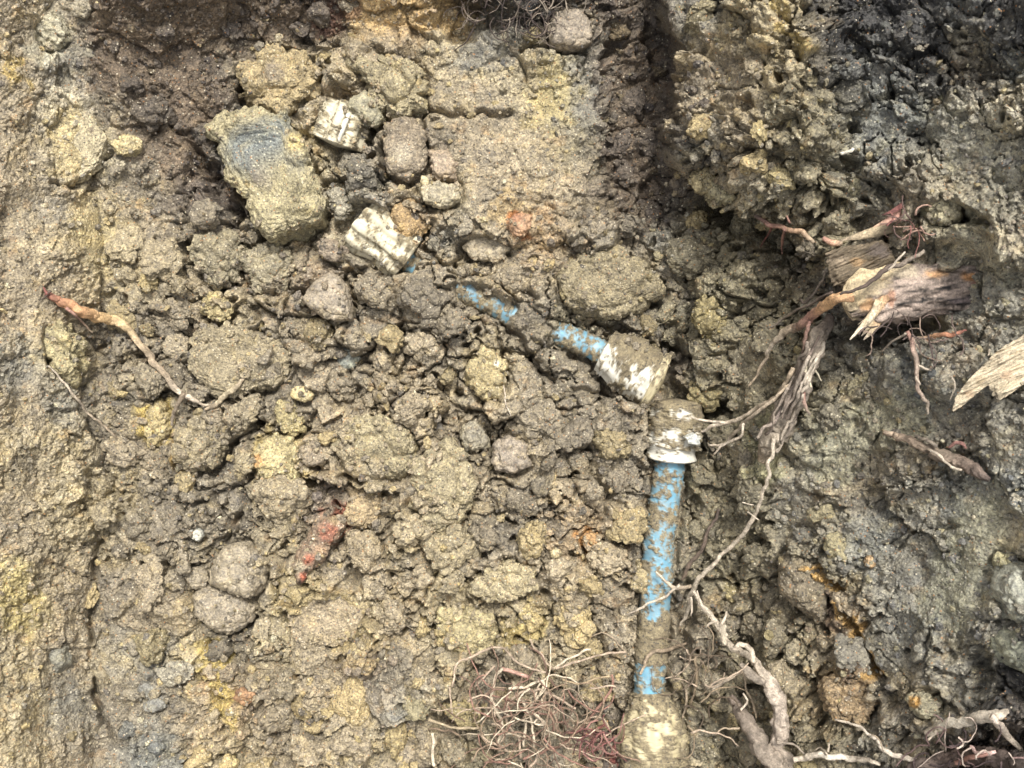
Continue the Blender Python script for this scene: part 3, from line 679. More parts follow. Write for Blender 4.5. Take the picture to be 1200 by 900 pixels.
for k, (s, dz) in enumerate([(1.06, 0.02), (1.2, 0.0), (1.6, 0.02), (3, 0), (9, 0), (40, 0), (200, 0)]):
    r = rim.copy(); r[:, :2] *= s
    r[:, 2] = 0.88 + dz + 0.01 * vnoise2(r[:, 0] * 4, r[:, 1] * 4, 5)
    rows.append(r); cols.append(np.tile(s2l((118, 104, 84)), (n, 1)))
V = np.concatenate(rows); C_ = np.concatenate(cols)
F = []
for j in range(len(rows) - 1):
    a = np.arange(n); b = (a + 1) % n
    F.append(np.stack([j * n + a, (j + 1) * n + a, (j + 1) * n + b, j * n + b], -1))
F = np.concatenate(F)
o = link('ground', np_mesh('ground', V, F, M_SOIL, C_))
tag(o, 'bare earth around and above the trench', None, None, 'structure')

# ------------------------------------------------------------------ builders: blocks, tubes
import bmesh
def ico(sub):
    bm = bmesh.new()
    bmesh.ops.create_icosphere(bm, subdivisions=sub, radius=1.0)
    V = np.array([v.co[:] for v in bm.verts]); F = np.array([[v.index for v in f.verts] for f in bm.faces])
    bm.free()
    return V, F
ICO = {k: ico(k + 1) for k in (0, 1, 2, 3, 4, 5)}     # 20, 80, 320 ... 20480 triangles

OCC = np.zeros((1034, 1334), bool)        # what already lies on the ground
def splat(V, occ=True):
    px = 600 + V[:, 0] / (MPP * (H - V[:, 2]) / H); py = 450 - V[:, 1] / (MPP * (H - V[:, 2]) / H)
    i = np.clip(np.round(py).astype(int) + 66, 0, 1033); j = np.clip(np.round(px).astype(int) + 66, 0, 1333)
    np.maximum.at(ZBUF, (i, j), V[:, 2])
    if occ:
        OCC[i, j] = True

def crumble(V, Nn, size, k, seed, fine=1.0):
    """push vertices in and out in clod-like lumps; size in metres"""
    q = V / size + seed * 7.1
    f1, f2 = worley3(q[:, 0] * 2.6, q[:, 1] * 2.6, q[:, 2] * 2.6, seed)
    g1, g2 = worley3(q[:, 0] * 6.5, q[:, 1] * 6.5, q[:, 2] * 6.5, seed + 5)
    d = 0.16 * (0.5 - f1) - 0.06 * np.exp(-((f2 - f1) / 0.09) ** 2) + 0.075 * (0.5 - g1) + 0.10 * vnoise3(q[:, 0] * 1.7, q[:, 1] * 1.7, q[:, 2] * 1.7, seed + 9)
    w = V / 0.0045 + seed
    d = d * size * k + fine * (0.0012 * vnoise3(w[:, 0], w[:, 1], w[:, 2], seed + 2) + 0.0009 * vnoise3(w[:, 0] * 2, w[:, 1] * 2, w[:, 2] * 2, seed + 3))
    return V + Nn * d[:, None]

def vnormals(V, F):
    n = np.cross(V[F[:, 1]] - V[F[:, 0]], V[F[:, 2]] - V[F[:, 0]])
    r = np.zeros_like(V)
    for k in range(3):
        np.add.at(r, F[:, k], n)
    return r / (np.linalg.norm(r, axis=1, keepdims=True) + 1e-12)

def block(name, outline, height, up, mat, rgb, seed, sub=4, e=0.55, k=1.0, fine=1.0, tilt=(0, 0), blotch=None, rot=0):
    """a lump whose outline, seen from above, follows photo points; up = how much of it stands proud"""
    pts = np.array(outline, float)
    cx, cy = pts.mean(0)
    th = np.arctan2(-(pts[:, 1] - cy), pts[:, 0] - cx); rr = np.hypot(pts[:, 0] - cx, pts[:, 1] - cy)
    zg = gz(cx, cy, 8, 0.5)
    top = zg + up
    zc = top - height / 2
    kk = MPP * (H - zc) / H
    V, F = ICO[sub]
    V = V.copy()
    t = np.arctan2(V[:, 1], V[:, 0])
    # polygon radius in direction t
    P2 = np.stack([pts[:, 0] - cx, -(pts[:, 1] - cy)], 1)
    R = np.full(len(V), rr.max())
    best = np.zeros(len(V))
    ct, st = np.cos(t), np.sin(t)
    for a, b in zip(P2, np.roll(P2, -1, axis=0)):
        den = ct * (b[1] - a[1]) - st * (b[0] - a[0])
        den = np.where(np.abs(den) < 1e-9, 1e-9, den)
        r_ = (a[0] * (b[1] - a[1]) - a[1] * (b[0] - a[0])) / den
        u_ = np.where(np.abs(b[0] - a[0]) > np.abs(b[1] - a[1]), (r_ * ct - a[0]) / (b[0] - a[0] + 1e-12), (r_ * st - a[1]) / (b[1] - a[1] + 1e-12))
        ok = (r_ > 0) & (u_ >= -0.01) & (u_ <= 1.01)
        best = np.where(ok, np.maximum(best, r_), best)
    R = np.where(best > 0, best, R)
    R = R * (0.97 if e < 0.3 else 0.90) + (0.03 if e < 0.3 else 0.10) * rr.mean()
    hz = np.clip(np.abs(V[:, 2]), 0, 1); hr = np.sqrt(np.clip(1 - hz ** 2, 0, 1))
    X = R * kk * hr ** e * ct; Y = R * kk * hr ** e * st; Z = np.sign(V[:, 2]) * hz ** e * height / 2
    Z = Z + X * tilt[0] + Y * tilt[1]
    V = np.stack([X, Y, Z], 1)
    size = float(rr.mean() * kk * 2)
    V = crumble(V, vnormals(V, F), size, k, seed, fine)
    base = W(cx, cy, zc)
    wv = V + base
    splat(wv)
    col = None
    px = 600 + wv[:, 0] / (MPP * (H - wv[:, 2]) / H); py = 450 - wv[:, 1] / (MPP * (H - wv[:, 2]) / H)
    lc = soil_rgb(min(max(cx, 5), 1195), min(max(cy, 5), 895))
    c0 = s2l(rgb); c0 = c0.mean() + (c0 - c0.mean()) * 0.72
    c = np.tile(c0 * np.array([0.90, 0.90, 0.83]) * 0.66 + lc * 0.34, (len(V), 1)) * 0.97
    c = c * (1 + 0.22 * vnoise3(wv[:, 0] * 90, wv[:, 1] * 90, wv[:, 2] * 90, seed))[:, None]
    for (bx, by, br, brgb, bk) in (blotch or []):
        f = bk * (1 - sm(br * 0.5, br * 1.15, np.hypot(px - bx, py - by) + (7 if br > 12 else 3) * fbm2(px / 7, py / 7, 4, seed, 0.8)))
        f = f * np.clip(0.9 + 0.6 * vnoise2(px / 2.6, py / 2.6, seed + 1), 0.3, 1)
        c = c * (1 - f[:, None]) + s2l(brgb) * f[:, None]
    o = link(name, np_mesh(name, V, F, mat, np.clip(c, 0.01, 0.85)), None, base.tolist())
    return o

def catmull(pts, n):
    pts = np.asarray(pts, float)
    if len(pts) == 2:
        t = np.linspace(0, 1, n)[:, None]
        return pts[0] * (1 - t) + pts[1] * t
    d = np.concatenate([[0], np.cumsum(np.maximum(np.linalg.norm(np.diff(pts[:, :2], axis=0), axis=1), 1e-6))])
    q = np.concatenate([[2 * pts[0] - pts[1]], pts, [2 * pts[-1] - pts[-2]]])
    out = []
    for s_ in np.linspace(0, d[-1], n):
        i = min(int(np.searchsorted(d, s_, side='right')) - 1, len(pts) - 2)
        u = (s_ - d[i]) / (d[i + 1] - d[i])
        p0, p1, p2, p3 = q[i], q[i + 1], q[i + 2], q[i + 3]
        out.append(0.5 * ((2 * p1) + (-p0 + p2) * u + (2 * p0 - 5 * p1 + 4 * p2 - p3) * u * u + (-p0 + 3 * p1 - 3 * p2 + p3) * u ** 3))
    return np.array(out)

def tube(name, C, R, seg, mat, colf, dispf=None, parent=None, flat=1.0, ends=True, origin=None):
    """C Nx3 centre line in world metres, R N radii; flat squashes it along world Z"""
    C = np.asarray(C, float); R = np.asarray(R, float); n = len(C)
    T = np.gradient(C, axis=0); T /= np.linalg.norm(T, axis=1, keepdims=True) + 1e-12
    up = np.array([0, 0, 1.0])
    A = np.cross(T, up); A /= np.linalg.norm(A, axis=1, keepdims=True) + 1e-9
    B = np.cross(A, T)
    th = np.linspace(0, 2 * math.pi, seg, endpoint=False)
    s_ = np.linspace(0, 1, n)
    S, TH = np.meshgrid(s_, th, indexing='ij')
    rad = np.repeat(R[:, None], seg, 1)
    P0 = C[:, None] + A[:, None] * (np.cos(TH) * rad)[..., None] + B[:, None] * (np.sin(TH) * rad * flat)[..., None]
    if dispf:
        rad = rad + dispf(S, TH, P0)
    V = C[:, None] + A[:, None] * (np.cos(TH) * rad)[..., None] + B[:, None] * (np.sin(TH) * rad * flat)[..., None]
    col = colf(S, TH, V)
    idx = np.arange(n * seg).reshape(n, seg)
    nxt = np.roll(idx, -1, axis=1)
    F = np.stack([idx[:-1], nxt[:-1], nxt[1:], idx[1:]], -1).reshape(-1, 4)
    col = np.asarray(col)
    V = V.reshape(-1, 3); col = col.reshape(-1, col.shape[-1])
    if ends:
        V = np.concatenate([V, C[:1] - T[:1] * R[0] * 0.15, C[-1:] + T[-1:] * R[-1] * 0.15])
        col = np.concatenate([col, col[:1], col[seg * (n - 1):seg * (n - 1) + 1]])
        a, b = n * seg, n * seg + 1
        r0, r1 = idx[0], idx[-1]
        F = np.concatenate([F, np.stack([np.full(seg, a), np.roll(r0, -1), r0, np.full(seg, a)], -1)[:, [0, 1, 2, 2]],
                            np.stack([np.full(seg, b), r1, np.roll(r1, -1), np.roll(r1, -1)], -1)])
    V0 = V.copy()
    org = np.array(origin if origin is not None else (parent.location[:] if parent else (0, 0, 0)), float)
    faces = [tuple(dict.fromkeys(f)) for f in F.tolist()] if ends else F.tolist()
    me = bpy.data.meshes.new(name)
    me.from_pydata((V - org).tolist(), [], faces)
    me.polygons.foreach_set('use_smooth', np.ones(len(faces), bool))
    at = me.color_attributes.new('Col', 'FLOAT_COLOR', 'POINT')
    rgba = np.ones((len(V), 4), np.float32); rgba[:, :3] = np.clip(col[:, :3], 0.004, 0.9)
    if col.shape[1] == 4:
        rgba[:, 3] = np.clip(col[:, 3], 0, 1)
    at.data.foreach_set('color', rgba.ravel())
    me.materials.append(mat)
    me.update()
    o = link(name, me, parent)
    if parent is None:
        o.location = org.tolist()
    return o, V0

# materials that take their colour from the mesh
def grain_material(name, rough, bump, scale, spec=0.4, contrast=0.25):
    m, nt, bs = nodes(name)
    c = N_(nt, 'ShaderNodeVertexColor', layer_name='Col').outputs[0]
    pos = N_(nt, 'ShaderNodeNewGeometry').outputs['Position']
    n = N_(nt, 'ShaderNodeTexNoise', Scale=scale, Detail=6.0, Roughness=0.7)
    nt.links.new(pos, n.inputs['Vector'])
    c = mixc(nt, ramp(nt, n.outputs[0], 0.35, 0.65), mixc(nt, 1, c, (1 - contrast,) * 3, 'MULTIPLY'), mixc(nt, 1, c, (1 + contrast,) * 3, 'MULTIPLY'))
    nt.links.new(c, bs.inputs['Base Color'])
    bs.inputs['Specular IOR Level'].default_value = spec
    nt.links.new(ramp(nt, n.outputs[0], 0.3, 0.7, *rough), bs.inputs['Roughness'])
    b = N_(nt, 'ShaderNodeBump', Strength=1.0, Distance=bump)
    nt.links.new(n.outputs[0], b.inputs['Height'])
    nt.links.new(b.outputs[0], bs.inputs['Normal'])
    return m
M_ROOT = grain_material('root_bark', (0.6, 0.9), 0.0020, 420, 0.3, 0.38)
def pipe_material():
    m, nt, bs = nodes('muddy_plastic')
    vc = N_(nt, 'ShaderNodeVertexColor', layer_name='Col')
    c, mud = vc.outputs[0], vc.outputs[1]
    pos = N_(nt, 'ShaderNodeNewGeometry').outputs['Position']
    def noise(scale, det=6.0, rgh=0.7):
        n = N_(nt, 'ShaderNodeTexNoise', Scale=scale, Detail=det, Roughness=rgh)
        nt.links.new(pos, n.inputs['Vector'])
        return n.outputs[0]
    n1, n2 = noise(330), noise(90)
    earth = mixc(nt, ramp(nt, n1, 0.34, 0.66), mixc(nt, 1, c, (0.55, 0.55, 0.57), 'MULTIPLY'), mixc(nt, 1, c, (1.35, 1.33, 1.25), 'MULTIPLY'))
    v = N_(nt, 'ShaderNodeTexVoronoi', Scale=380.0)
    nt.links.new(pos, v.inputs['Vector'])
    sp = N_(nt, 'ShaderNodeSeparateColor')
    nt.links.new(v.outputs['Color'], sp.inputs[0])
    earth = mixc(nt, ramp(nt, sp.outputs[0], 0.90, 0.94, 0, 0.7), earth, (0.05, 0.045, 0.04))
    plastic = mixc(nt, ramp(nt, n2, 0.35, 0.7, 0.0, 0.35), c, mixc(nt, 1, c, (0.72, 0.70, 0.62), 'MULTIPLY'))
    plastic = mixc(nt, ramp(nt, n1, 0.58, 0.70, 0.0, 0.55), plastic, (0.26, 0.22, 0.15))
    nt.links.new(mixc(nt, mud, plastic, earth), bs.inputs['Base Color'])
    rg = N_(nt, 'ShaderNodeMix')
    nt.links.new(mud, rg.inputs[0]); nt.links.new(ramp(nt, n1, 0.3, 0.7, 0.38, 0.62), rg.inputs[2]); rg.inputs[3].default_value = 0.85
    nt.links.new(rg.outputs[0], bs.inputs['Roughness'])
    st = N_(nt, 'ShaderNodeMapRange')
    nt.links.new(mud, st.inputs[0]); st.inputs[3].default_value = 0.12; st.inputs[4].default_value = 1.0
    b = N_(nt, 'ShaderNodeBump', Distance=0.0026)
    nt.links.new(st.outputs[0], b.inputs['Strength']); nt.links.new(n1, b.inputs['Height'])
    nt.links.new(b.outputs[0], bs.inputs['Normal'])
    return m
M_PIPE = pipe_material()
M_WOOD = grain_material('torn_wood', (0.5, 0.85), 0.0024, 420, 0.35, 0.42)

MUD = s2l((142, 130, 102)); MUD2 = s2l((104, 94, 76))
def muddy(P_, clean, thr, seed, s1=12.0, soft=0.18, dens=None):
    """mix a clean colour with caked earth; returns colour and mud cover 0..1"""
    q = P_ / 0.0012
    n = fbm2(q[..., 0] / s1, q[..., 1] / s1, 5, seed, 0.78) + 0.35 * fbm2(q[..., 0] / 4, q[..., 1] / 9, 3, seed + 11, 0.7) + 0.25 * vnoise3(q[..., 0] / 5, q[..., 1] / 5, q[..., 2] / 5, seed + 1)
    if dens is not None:
        n = n + dens
    m = sm(thr - soft, thr + soft, n)
    k = (0.5 + 0.5 * vnoise3(q[..., 0] / 6, q[..., 1] / 6, q[..., 2] / 6, seed + 3))[..., None]
    mud = MUD * k + MUD2 * (1 - k)
    film = np.clip(0.32 + 0.34 * fbm2(q[..., 0] / 6, q[..., 1] / 8, 3, seed + 5, 0.7), 0.04, 0.8)[..., None]
    base = np.asarray(clean) * (1 - film) + mud * film
    return base * (1 - m[..., None]) + mud * m[..., None], m

BLUE = s2l((94, 150, 174)); WHITE = s2l((222, 219, 206)); CREAM = s2l((188, 176, 140))
def pipe_tube(name, pts, rad_px, seg, clean, thr, seed, parent, dens=None, n=200, ribs=0, rib_amp=0.0, lump=0.004, s1=12.0, radf=None, flat=1.0):
    q = catmull(pts, n)
    C = np.array([W(p[0], p[1], p[2]) for p in q])
    S1 = np.linspace(0, 1, n)
    R = np.array([(radf(s_) if radf else rad_px) * MPP * (H - c[2]) / H for s_, c in zip(S1, C)])
    store = {}
    def disp(S, TH, P_):
        c, m = muddy(P_, clean, thr, seed, s1, dens=dens(S, TH) if dens else None)
        d = m * (lump * (0.45 + 0.9 * fbm2(P_[..., 0] / 0.008, P_[..., 1] / 0.008, 4, seed + 8, 0.7)))
        if ribs:
            d = d + rib_amp * np.sign(np.cos(TH * ribs)) * (0.5 + 0.5 * np.tanh(8 * (np.abs(np.cos(TH * ribs)) - 0.25)))
        store['c'] = np.concatenate([c, m[..., None]], -1)
        return d
    return tube(name, C, R, seg, M_PIPE, lambda S, TH, V: store['c'], disp, parent, flat)

# ------------------------------------------------------------------ the water pipe lying along the foot of the right wall
t = thing('water_pipe', 'muddy blue pipe running upright at the foot of the right wall, with dirty white couplings', 'water pipe', W(770, 680, -0.02))
dn = lambda S, TH: 0.9 * sm(0.61, 0.66, S) * (1 - sm(0.76, 0.81, S)) + 0.30 * sm(0.86, 0.95, S) + 0.32 * sm(0.25, 0.3, S) * (1 - sm(0.33, 0.40, S)) + 0.25 * np.cos(TH) * (1 - sm(0.0, 0.3, S))
o, v = pipe_tube('pipe_section', PIPE_V, 17.5, 72, BLUE, 0.04, 5, t, dn, 420)
splat(v)
o, v = pipe_tube('coupling', [(793, 470, -0.006), (792, 500, -0.007), (789, 522, -0.010)], 30, 72, WHITE, -0.06, 15, t,
                 lambda S, TH: 0.30 * (1 - sm(0.45, 0.62, S)), 130, 10, 0.0008, 0.006,
                 radf=lambda s_: 26 + 4 * math.sin(min(1, s_ * 1.6) * math.pi * 0.5) - 5 * float(sm(0.0, 0.06, 0.06 - s_)))
splat(v)
o2, v = pipe_tube('collar', [(788, 517, -0.009), (786, 538, -0.012)], 28, 64, WHITE, 0.30, 25, t, None, 60, 0, 0, 0.003,
                  radf=lambda s_: 29 + 1.5 * math.cos(s_ * 6) - (4 if s_ > 0.93 else 0))
o2.parent = o; splat(v)
o, v = pipe_tube('coupling', [(762, 812, -0.010), (763, 835, -0.008), (764, 865, -0.006), (765, 890, -0.006)], 38, 80, CREAM, -0.12, 35, t,
                 lambda S, TH: 0.22 * np.sin(S * 7 + 1), 150, 12, 0.0010, 0.006, radf=lambda s_: 20 + 20 * float(sm(0.0, 0.62, s_)))
splat(v)
o2, v = pipe_tube('clamp_ring', [(765, 891, -0.006), (766, 915, -0.006)], 41, 72, s2l((58, 54, 56)), 0.3, 45, t, None, 40, radf=lambda s_: 41)
o2.parent = o; splat(v)

t = thing('water_pipe', 'mostly buried blue pipe slanting across the trench, showing through in three short blue stretches', 'water pipe', W(600, 366, -0.02))
o, v = pipe_tube('pipe_section', PIPE_D, 13.5, 64, BLUE, -0.02, 55, t, lambda S, TH: 0.26 * sm(0.28, 0.36, S) * (1 - sm(0.46, 0.55, S)) , 420)
splat(v, False)
for a in ([(655, 398), (712, 407)], [(545, 345), (600, 370)], [(474, 304), (482, 310)]):
    for f in np.linspace(0, 1, 14):
        i = int(a[0][1] * (1 - f) + a[1][1] * f) + 66; j = int(a[0][0] * (1 - f) + a[1][0] * f) + 66
        OCC[i - 12:i + 13, j - 10:j + 11] = True
o, v = pipe_tube('coupling', [(708, 412, -0.004), (730, 424, -0.001), (752, 438, 0.003), (766, 446, 0.005)], 33, 80, WHITE, -0.06, 66, t,
                 lambda S, TH: 0.75 * sm(0.25, 0.75, -np.cos(TH) * 0.55 + 0.35) * (1 - sm(0.88, 0.97, S)) - 0.25 * (1 - sm(0.1, 0.3, S)), 130, 8, 0.0010, 0.007,
                 radf=lambda s_: 24 + 8 * float(sm(0.0, 0.45, s_)))
tag(o, 'white coupling at the right end, its upper side caked with clay'); splat(v)
o2, v = pipe_tube('rim', [(764, 445, 0.005), (772, 449, 0.006)], 35, 64, CREAM, 0.05, 67, t, None, 24, radf=lambda s_: 36 - (5 if s_ > 0.9 else 0))
o2.parent = o; splat(v)
o, v = pipe_tube('coupling', [(422, 262, 0.004), (440, 276, 0.004), (462, 292, 0.001), (476, 303, -0.004)], 30, 96, s2l((206, 198, 172)), 0.08, 76, t,
                 lambda S, TH: 0.2 * sm(0.6, 1.0, S), 120, 9, 0.0030, 0.004, radf=lambda s_: 29 - 4 * s_ + 2.5 * math.sin(s_ * 9))
tag(o, 'cream ribbed coupling at the upper left end'); splat(v)

t = thing('broken_fitting', 'cream ribbed piece of pipe fitting wedged under a grey-olive clod beside the big speckled block', 'pipe fitting', W(400, 150, 0.02))
o, v = pipe_tube('fitting_shell', [(408, 128, 0.016), (402, 146, 0.018), (395, 168, 0.014)], 28, 84, s2l((206, 198, 172)), 0.04, 86, t, None, 110, 8, 0.0028, 0.005,
                 radf=lambda s_: 26 + 3 * s_)
splat(v)
o2, v = pipe_tube('raised_rib', [(384, 128, 0.034), (378, 140, 0.034), (369, 156, 0.032)], 3.2, 12, WHITE, 0.5, 87, t, None, 30)
o2, v = pipe_tube('raised_rib', [(408, 134, 0.046), (402, 150, 0.048), (396, 165, 0.044)], 3.2, 12, WHITE, 0.5, 88, t, None, 30)

# ------------------------------------------------------------------ stones and clods one can point to
o = block('clay_block', [(252, 158), (270, 140), (345, 138), (358, 165), (372, 205), (390, 240), (380, 264), (322, 284), (296, 250), (278, 215)], 0.10, 0.052, M_SOIL, (178, 166, 126), 3, 5, 0.26, 0.62, 2.6,
          tilt=(0.18, 0.10), blotch=[(292, 174, 36, (112, 118, 118), .9), (325, 156, 28, (116, 122, 122), .85), (322, 205, 18, (120, 122, 116), .6), (278, 176, 12, (116, 120, 118), .6), (345, 190, 16, (112, 116, 114), .5), (325, 182, 10, (120, 124, 118), .5), (305, 212, 10, (110, 100, 96), .8), (355, 245, 16, (150, 140, 110), .6), (345, 165, 14, (196, 176, 120), .8)])
tag(o, 'big angular clay block with a slate-blue patch, the largest lump in the trench', 'clay block')
FEAT = []
for k, (nm, cat, lab, outl, hgt, up, mt, rgb, sub, e, kk, fine, bl) in enumerate(STONES):
    sub = 4 if (sub == 5 and max(p[0] for p in outl) - min(p[0] for p in outl) < 56) else sub
    o = block(nm, outl, hgt, up * (0.8 if mt == 'c' else 0.75), M_SOIL if mt == 'c' else None, rgb, 200 + k * 3, sub, e, kk, fine, (random.uniform(-.15, .15), random.uniform(-.1, .15)), bl)
    FEAT.append((o, mt))
    tag(o, lab, cat)
M_STONEV = soil_material('stone_surface', 'attr', gritty=0.35, rough=(0.40, 0.72), bump=0.40)
for o, mt in FEAT:
    if mt == 's':
        o.data.materials.clear(); o.data.materials.append(M_STONEV)

o = block('brick_fragment', [(345, 660), (356, 640), (368, 622), (384, 606), (402, 604), (404, 616), (390, 634), (378, 652), (366, 668), (352, 682)], .05, .042, M_SOIL, (150, 120, 96), 501, 5, .5, .8, 1.2,
          blotch=[(350, 665, 9, (178, 168, 144), .7), (385, 624, 13, (160, 96, 78), .65), (362, 655, 8, (178, 108, 84), .8), (376, 645, 8, (180, 150, 120), .7), (355, 676, 6, (172, 92, 68), .8), (392, 608, 8, (168, 148, 116), .8)])
tag(o, 'long salmon-red crumbling brick fragment caked with clay, left of centre low in the trench', 'brick')

# ------------------------------------------------------------------ loose clods that fill the floor
def clod_proto(seed, sub):
    V, F = ICO[sub]; V = V.copy()
    rr = np.random.default_rng(seed)
    for _ in range(14):                                  # broken faces
        nrm = rr.normal(size=3); nrm /= np.linalg.norm(nrm)
        d = rr.uniform(0.48, 0.8)
        q = V @ nrm - d
        V = V - np.clip(q, 0, None)[:, None] * nrm * 0.92
    V = V * rr.uniform(0.85, 1.15, 3)
    V = crumble(V * 0.02, vnormals(V, F), 0.04, 0.95, seed, 1.3) / 0.02
    return np_mesh('clod', V, F, M_CLOD)
PROTO4 = [clod_proto(900 + k, 4) for k in range(9)]
PROTO3 = [clod_proto(950 + k, 3) for k in range(9)]
LAND = [((320, 210), 'the big speckled clay block'), ((440, 280), 'the cream ribbed coupling'), ((385, 350), 'the smooth ridged stone'), ((100, 366), 'the torn orange root end'),
        ((265, 712), 'the two touching cobbles'), ((375, 645), 'the red brick fragment'), ((573, 438), 'the pale knobbly clod'), ((440, 525), 'the big crumbly tan clod'),
        ((740, 430), 'the clay-caked coupling'), ((775, 600), 'the upright blue pipe'), ((620, 846), 'the root tangle'), ((570, 355), 'the buried blue pipe'), ((178, 817), 'the two slate-blue stones'),
        ((590, 683), 'the flat striped clod'), ((940, 685), 'the rounded brown lump'), ((672, 38), 'the brown stone at the top edge'), ((850, 222), 'the ragged yellowish clump'), ((385, 728), 'the wide pinkish clay plate'),
        ((1075, 350), 'the broken log'), ((184, 497), 'the narrow yellow clod'), ((600, 533), 'the squarish purple-grey stone'), ((330, 98), 'the crumbly yellow clod'), ((400, 150), 'the broken cream fitting'), ((256, 362), 'the bright yellow clod'),
        ((354, 462), 'the small yellow pebble'), ((328, 540), 'the lemon-yellow clod'), ((76, 405), 'the crumbly yellow clump'), ((1105, 250), 'the pale tan clod above the log'), ((691, 635), 'the bright orange clod'),
        ((287, 816), 'the orange-brown pebble'), ((1000, 820), 'the rusty orange-brown clod'), ((1082, 824), 'the orange-stained grey clod'), ((518, 565), 'the big knobbly khaki clod'), ((428, 596), 'the orange-tan clod'), ((545, 738), 'the broad yellow-tan clod'),
        ((285, 425), 'the wide brown clay plate'), ((230, 625), 'the bright white pebble'), ((610, 263), 'the rust-brown pebble'), ((570, 292), 'the long flat tan stone'), ((715, 330), 'the flat khaki lump'), ((408, 420), 'the blue-grey chip'),
        ((94, 168), 'the pitted pale plate'), ((63, 770), 'the dark slate-grey stone'), ((793, 500), 'the top white coupling'), ((763, 860), 'the bottom white coupling'), ((702, 870), 'the dark red roots'), ((915, 480), 'the thick frayed root'), ((910, 800), 'the knotted pale root'),
        ((1100, 540), 'the rough slanting root'), ((1165, 435), 'the pale wood chip'), ((925, 40), 'the top of the overhang')]
def where(px, py):
    (lx, ly), nm = min(LAND, key=lambda l: (l[0][0] - px) ** 2 + (l[0][1] - py) ** 2)
    a = math.degrees(math.atan2(ly - py, px - lx)) % 360
    d = ['right of', 'above and right of', 'above', 'above and left of', 'left of', 'below and left of', 'below', 'below and right of'][int((a + 22.5) // 45) % 8]
    return f'{d} {nm}'
def shade(c):
    c = np.asarray(c); l = c.mean()
    if c[2] / c[0] < 0.42: return 'yellowish'
    if l < 0.10: return 'dark brown'
    if c[2] / c[0] > 0.62: return 'greyish'
    return 'tan' if l > 0.17 else 'brown'
rl = random.Random(11)
nclod = 0
tries = 0
placed = []
CL = []
while nclod < 285 and tries < 40000:
    tries += 1
    px, py = rl.uniform(100, 1010), rl.uniform(5, 915)
    dens = gridmap(CLOD, 100, np.array([px]), np.array([py]))[0] / 7
    if rl.random() > dens ** 1.5 or (430 < px < 700 and 50 < py < 250):
        continue
    f = nclod / 285
    rad = (23 * (1 - f) ** 1.3 + 8.5) * rl.uniform(0.8, 1.15) * (0.75 + 0.25 * dens)
    i, j = int(py) + 66, int(px) + 66
    q = int(rad * 0.8)
    if OCC[i - q:i + q + 1, j - q:j + q + 1].mean() > 0.10:
        continue
    if any((px - a) ** 2 + (py - b) ** 2 < ((rad + c) * 0.74) ** 2 for a, b, c in placed):
        continue
    if seg_dist(np.array([px]), np.array([py]), [(783, 480), (770, 690), (764, 900)])[0] < rad + 16 or seg_dist(np.array([px]), np.array([py]), [(660, 400), (760, 440)])[0] < rad + 14:
        continue
    placed.append((px, py, rad))
    zz = gz(px, py, max(2, int(rad * 0.5)), 0.45)
    k = MPP * (H - zz) / H
    rm = rad * k
    o = bpy.data.objects.new('clay_clod', (PROTO4 if rad > 19 else PROTO3)[rl.randrange(9)])
    COL.objects.link(o)
    sx, sy = rl.uniform(0.88, 1.2), rl.uniform(0.82, 1.1)
    o.scale = (rm * sx, rm * sy, rm * rl.uniform(0.6, 0.95))
    o.rotation_euler = (rl.uniform(-.5, .5), rl.uniform(-.5, .5), rl.uniform(0, 6.28))
    o.location = [float(v) for v in W(px, py, zz + rm * rl.uniform(-0.08, 0.38))]
    c = gridmap(SOILRGB, 50, np.array([px + rl.gauss(0, 14)]), np.array([py + rl.gauss(0, 14)]))[0] * rl.uniform(0.78, 1.12)
    u = rl.random()
    if u < 0.22: c = c * np.array([1.2, 1.14, 0.90])
    elif u < 0.36: c = c * np.array([0.82, 0.82, 0.83])
    o.color = (*[float(v) for v in c], 1)
    lab_ = (f"{'large' if rad > 22 else 'medium' if rad > 14 else 'small'} {shade(c)} clod {where(px, py)}")
    tag(o, lab_, 'clay clod', 'loose clods filling the trench')
    CL.append((o, px, py, rad))
    th = np.linspace(0, 6.283, 24)
    for rr_ in np.linspace(0, 1, max(3, int(rad))):
        a = np.stack([px + np.cos(th) * rad * rr_, py + np.sin(th) * rad * rr_], 1)
        zt = o.location[2] + o.scale[2] * 0.8 * math.sqrt(max(0, 1 - rr_ ** 2))
        ai = np.clip(a[:, 1].astype(int) + 66, 0, 1033); aj = np.clip(a[:, 0].astype(int) + 66, 0, 1333)
        np.maximum.at(ZBUF, (ai, aj), zt)
        OCC[ai, aj] = True
    nclod += 1
groups = {}
for c in CL:
    groups.setdefault(c[0]['label'], []).append(c)
for lab, g in groups.items():
    if len(g) == 2:                                      # tell a pair apart by its place
        wide = abs(g[0][1] - g[1][1]) > abs(g[0][2] - g[1][2])
        g = sorted(g, key=lambda c: c[1] if wide else c[2])
        w = ('leftmost', 'rightmost') if wide else ('upper', 'lower')
        g[0][0]['label'] = w[0] + ' ' + lab; g[1][0]['label'] = w[1] + ' ' + lab
    elif len(g) > 2:
        g.sort(key=lambda c: c[2])
        for k, c in enumerate(g):
            c[0]['label'] = (['topmost', 'second', 'third', 'fourth', 'fifth'] + ['lower'] * 9)[k] + ' ' + lab

